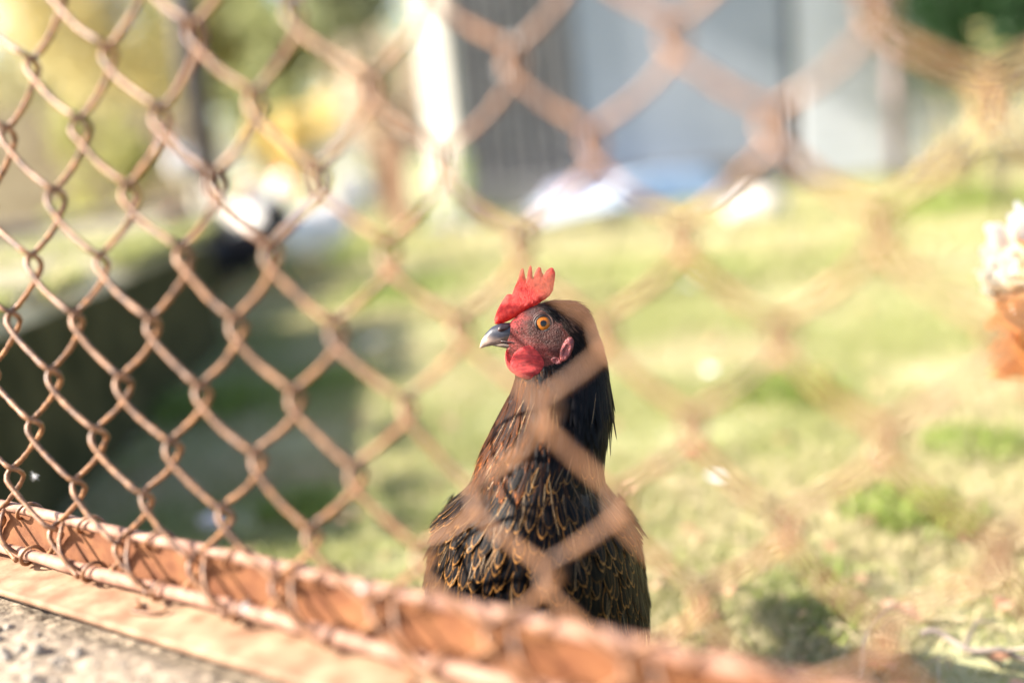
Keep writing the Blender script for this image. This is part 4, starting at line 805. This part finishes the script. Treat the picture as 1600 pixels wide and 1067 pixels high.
shrub('dark_conifer', 'dark green conifer at the top right beside the pale siding', 1650, 150, 6.6, 1.25, 3.0, 34000, .035, (.010, .035, .010), (.03, .085, .022), 'tree', .0, 3, 16)
shrub('yellow_bush', 'golden yellow autumn bush at the upper left', 200, 100, 9.5, 1.5, 2.5, 7000, .06, (.56, .44, .18), (.52, .46, .24), 'bush', .45, 5, 9)
shrub('golden_bush', 'smaller golden bush left of the dark post, near the picture edge', 60, 100, 11, 1.4, 2.0, 5000, .06, (.50, .42, .24), (.45, .42, .25), 'bush', .3, 6, 7)
shrub('olive_tree_shrub', 'olive green shrub right of the dark post', 400, 100, 9.0, 1.05, 2.5, 9000, .05, (.30, .33, .14), (.46, .46, .24), 'shrub', .3, 7, 9)
shrub('green_bush', 'dark green bush at the top between the shrub and the tall white post', 555, 40, 10.5, .8, 2.9, 6000, .06, (.22, .28, .16), (.40, .40, .26), 'bush', .9, 8, 7)
shrub('russet_bush', 'russet pink bush left of the tall white post', 600, 190, 8.6, .6, 1.3, 1500, .05, (.72, .56, .44), (.8, .68, .52), 'bush', .2, 9, 7)
shrub('lemon_bush', 'low lemon yellow bush lit by the sun behind the dark post', 482, 190, 7.6, .26, .75, 900, .05, (.80, .62, .22), (.78, .68, .36), 'bush', .35, 10, 3)
shrub('lemon_bush', 'small yellow bush just right of the dark post', 425, 195, 7.9, .2, .7, 500, .05, (.66, .52, .18), (.6, .5, .22), 'bush', .3, 11, 3)
shrub('olive_bush', 'rounded olive bush standing in front of the brown board fence', 150, 200, 7.7, .55, 1.15, 2600, .045, (.34, .34, .12), (.50, .46, .18), 'bush', .1, 21, 6)
shrub('low_bush', 'low yellow green bush behind the timber rail, left end', 60, 330, 6.4, .5, .40, 1500, .035, (.50, .52, .10), (.35, .42, .10), 'bush', .0, 12, 4)
shrub('low_bush', 'low yellow green bush behind the timber rail, middle', 175, 330, 6.8, .6, .40, 1500, .035, (.62, .58, .16), (.40, .45, .12), 'bush', .0, 13, 4)
shrub('low_bush', 'low yellow green bush behind the timber rail, beside the dark post', 285, 320, 7.2, .45, .40, 1200, .035, (.62, .56, .16), (.45, .45, .12), 'bush', .0, 14, 4)
for (u, vb, yy, s_, lab) in ((1500, 262, 4.6, .20, 'young pale leafed plant before the dark conifer, left one'), (1565, 250, 4.2, .30, 'tall yellow leafed plant before the dark conifer at the picture edge'), (700, 345, 5.2, .22, 'fresh green plant at the foot of the tall white post'), (1455, 290, 5.6, .15, 'low yellowish weed at the corner of the pale siding')):
    c = V(u, vb, yy); r = thing('leafy_plant', lab, 'plant', (c[0], yy, 0)); H_ = s_ * 1.6 + (.5 - c[2]) * 0 + max(0, c[2]); Vs, Fs, o_ = [], [], 0
    for q in range(6):
        a = random.uniform(0, 6.28); tip = np.array([math.cos(a) * s_ * .6, math.sin(a) * s_ * .6, H_ * random.uniform(.6, 1.1)]); obj('stem', *tube([(0, 0, 0), tuple(tip * [.4, .4, .6]), tuple(tip)], [.006, .005, .003], 6), brk, r)
        for w__ in range(10):
            tpos = tip * np.array([.4 + .06 * w__] * 2 + [.35 + .07 * w__]); a2 = random.uniform(0, 6.28); L_ = s_ * random.uniform(.22, .4); v = lv * L_; ca, sa = math.cos(a2), math.sin(a2); v = np.c_[v[:, 0] * ca - v[:, 1] * sa, v[:, 0] * sa + v[:, 1] * ca, v[:, 2] + v[:, 0] * .3] + tpos
            Vs.append(v); Fs.append(lf + o_); o_ += len(v)
    cc_ = np.array([.62, .55, .22]) if u > 1000 else np.array([.40, .55, .08]); obj('leaves', np.concatenate(Vs), np.concatenate(Fs), leafm, r, col=np.tile(cc_, (o_, 1)))
# boarded fence far left
brd = mat('brown_board', (.20, .145, .09), (.36, .28, .18), 6, .85, .3)
y8 = 8.2; x0_, x1_ = V(-160, 200, y8)[0], V(300, 200, y8)[0]; r = thing('board_fence', 'brown upright board fence beyond the garden at the left', 'fence', (x0_, y8, 0)); x = 0; L_ = x1_ - x0_
while x < L_: z1_ = 1.02 + random.uniform(-.03, .03) + .25 * (1 - x / L_); v_, f_ = box(x, x + .115, 0, .025, .02, z1_, .004); obj('board', v_, f_, brd, r, smooth=False); x += .128
for zz in (.3, .8): v_, f_ = box(-.05, L_ + .05, .028, .07, zz, zz + .08, .004); obj('rail', v_, f_, brd, r, smooth=False)
# white-clad block seen as bright blobs behind the dark post: two more white hens in the distance
b = V(250, 250, 5.6); bird('white_hen', 'white hen perched on the timber rail left of the dark post', (-1.70, 5.62, .39), R_(75), .85, (.80, .76, .78), (.8, .76, .78), nfe=700)
# far tree line
far = [(-17, 26, 5.5, (.30, .26, .07), (.42, .33, .10)), (-12.5, 29, 6.5, (.20, .22, .07), (.32, .30, .10)), (-9, 25, 5, (.48, .33, .10), (.55, .42, .16)), (-5.2, 28, 6, (.16, .22, .07), (.28, .30, .10)), (-1.5, 30, 6.5, (.34, .28, .12), (.26, .28, .1)), (3, 30, 6.5, (.10, .16, .05), (.2, .24, .08)), (8, 27, 6, (.2, .22, .07), (.3, .3, .1)), (13, 29, 6.5, (.08, .13, .04), (.15, .2, .06)), (19, 28, 6, (.15, .2, .06), (.25, .28, .09))]
labs = ['leftmost far autumn tree', 'second far tree from the left, olive', 'third far tree from the left, golden', 'far green tree beyond the olive shrub', 'far brownish tree beyond the tall white post', 'far dark tree behind the slatted bay', 'far tree behind the grey house', 'far dark tree behind the siding', 'rightmost of the far trees beyond the garden']
for (x_, y_, h_, c1_, c2_), lb in zip(far, labs):
    r = thing('broadleaf_tree', lb, 'tree', (x_, y_, 0), 0, 'far trees beyond the garden'); obj('trunk', *tube([(0, 0, 0), (.1, 0, h_ * .35), (.05, .1, h_ * .7)], [.2, .14, .05], 10), brk, r)
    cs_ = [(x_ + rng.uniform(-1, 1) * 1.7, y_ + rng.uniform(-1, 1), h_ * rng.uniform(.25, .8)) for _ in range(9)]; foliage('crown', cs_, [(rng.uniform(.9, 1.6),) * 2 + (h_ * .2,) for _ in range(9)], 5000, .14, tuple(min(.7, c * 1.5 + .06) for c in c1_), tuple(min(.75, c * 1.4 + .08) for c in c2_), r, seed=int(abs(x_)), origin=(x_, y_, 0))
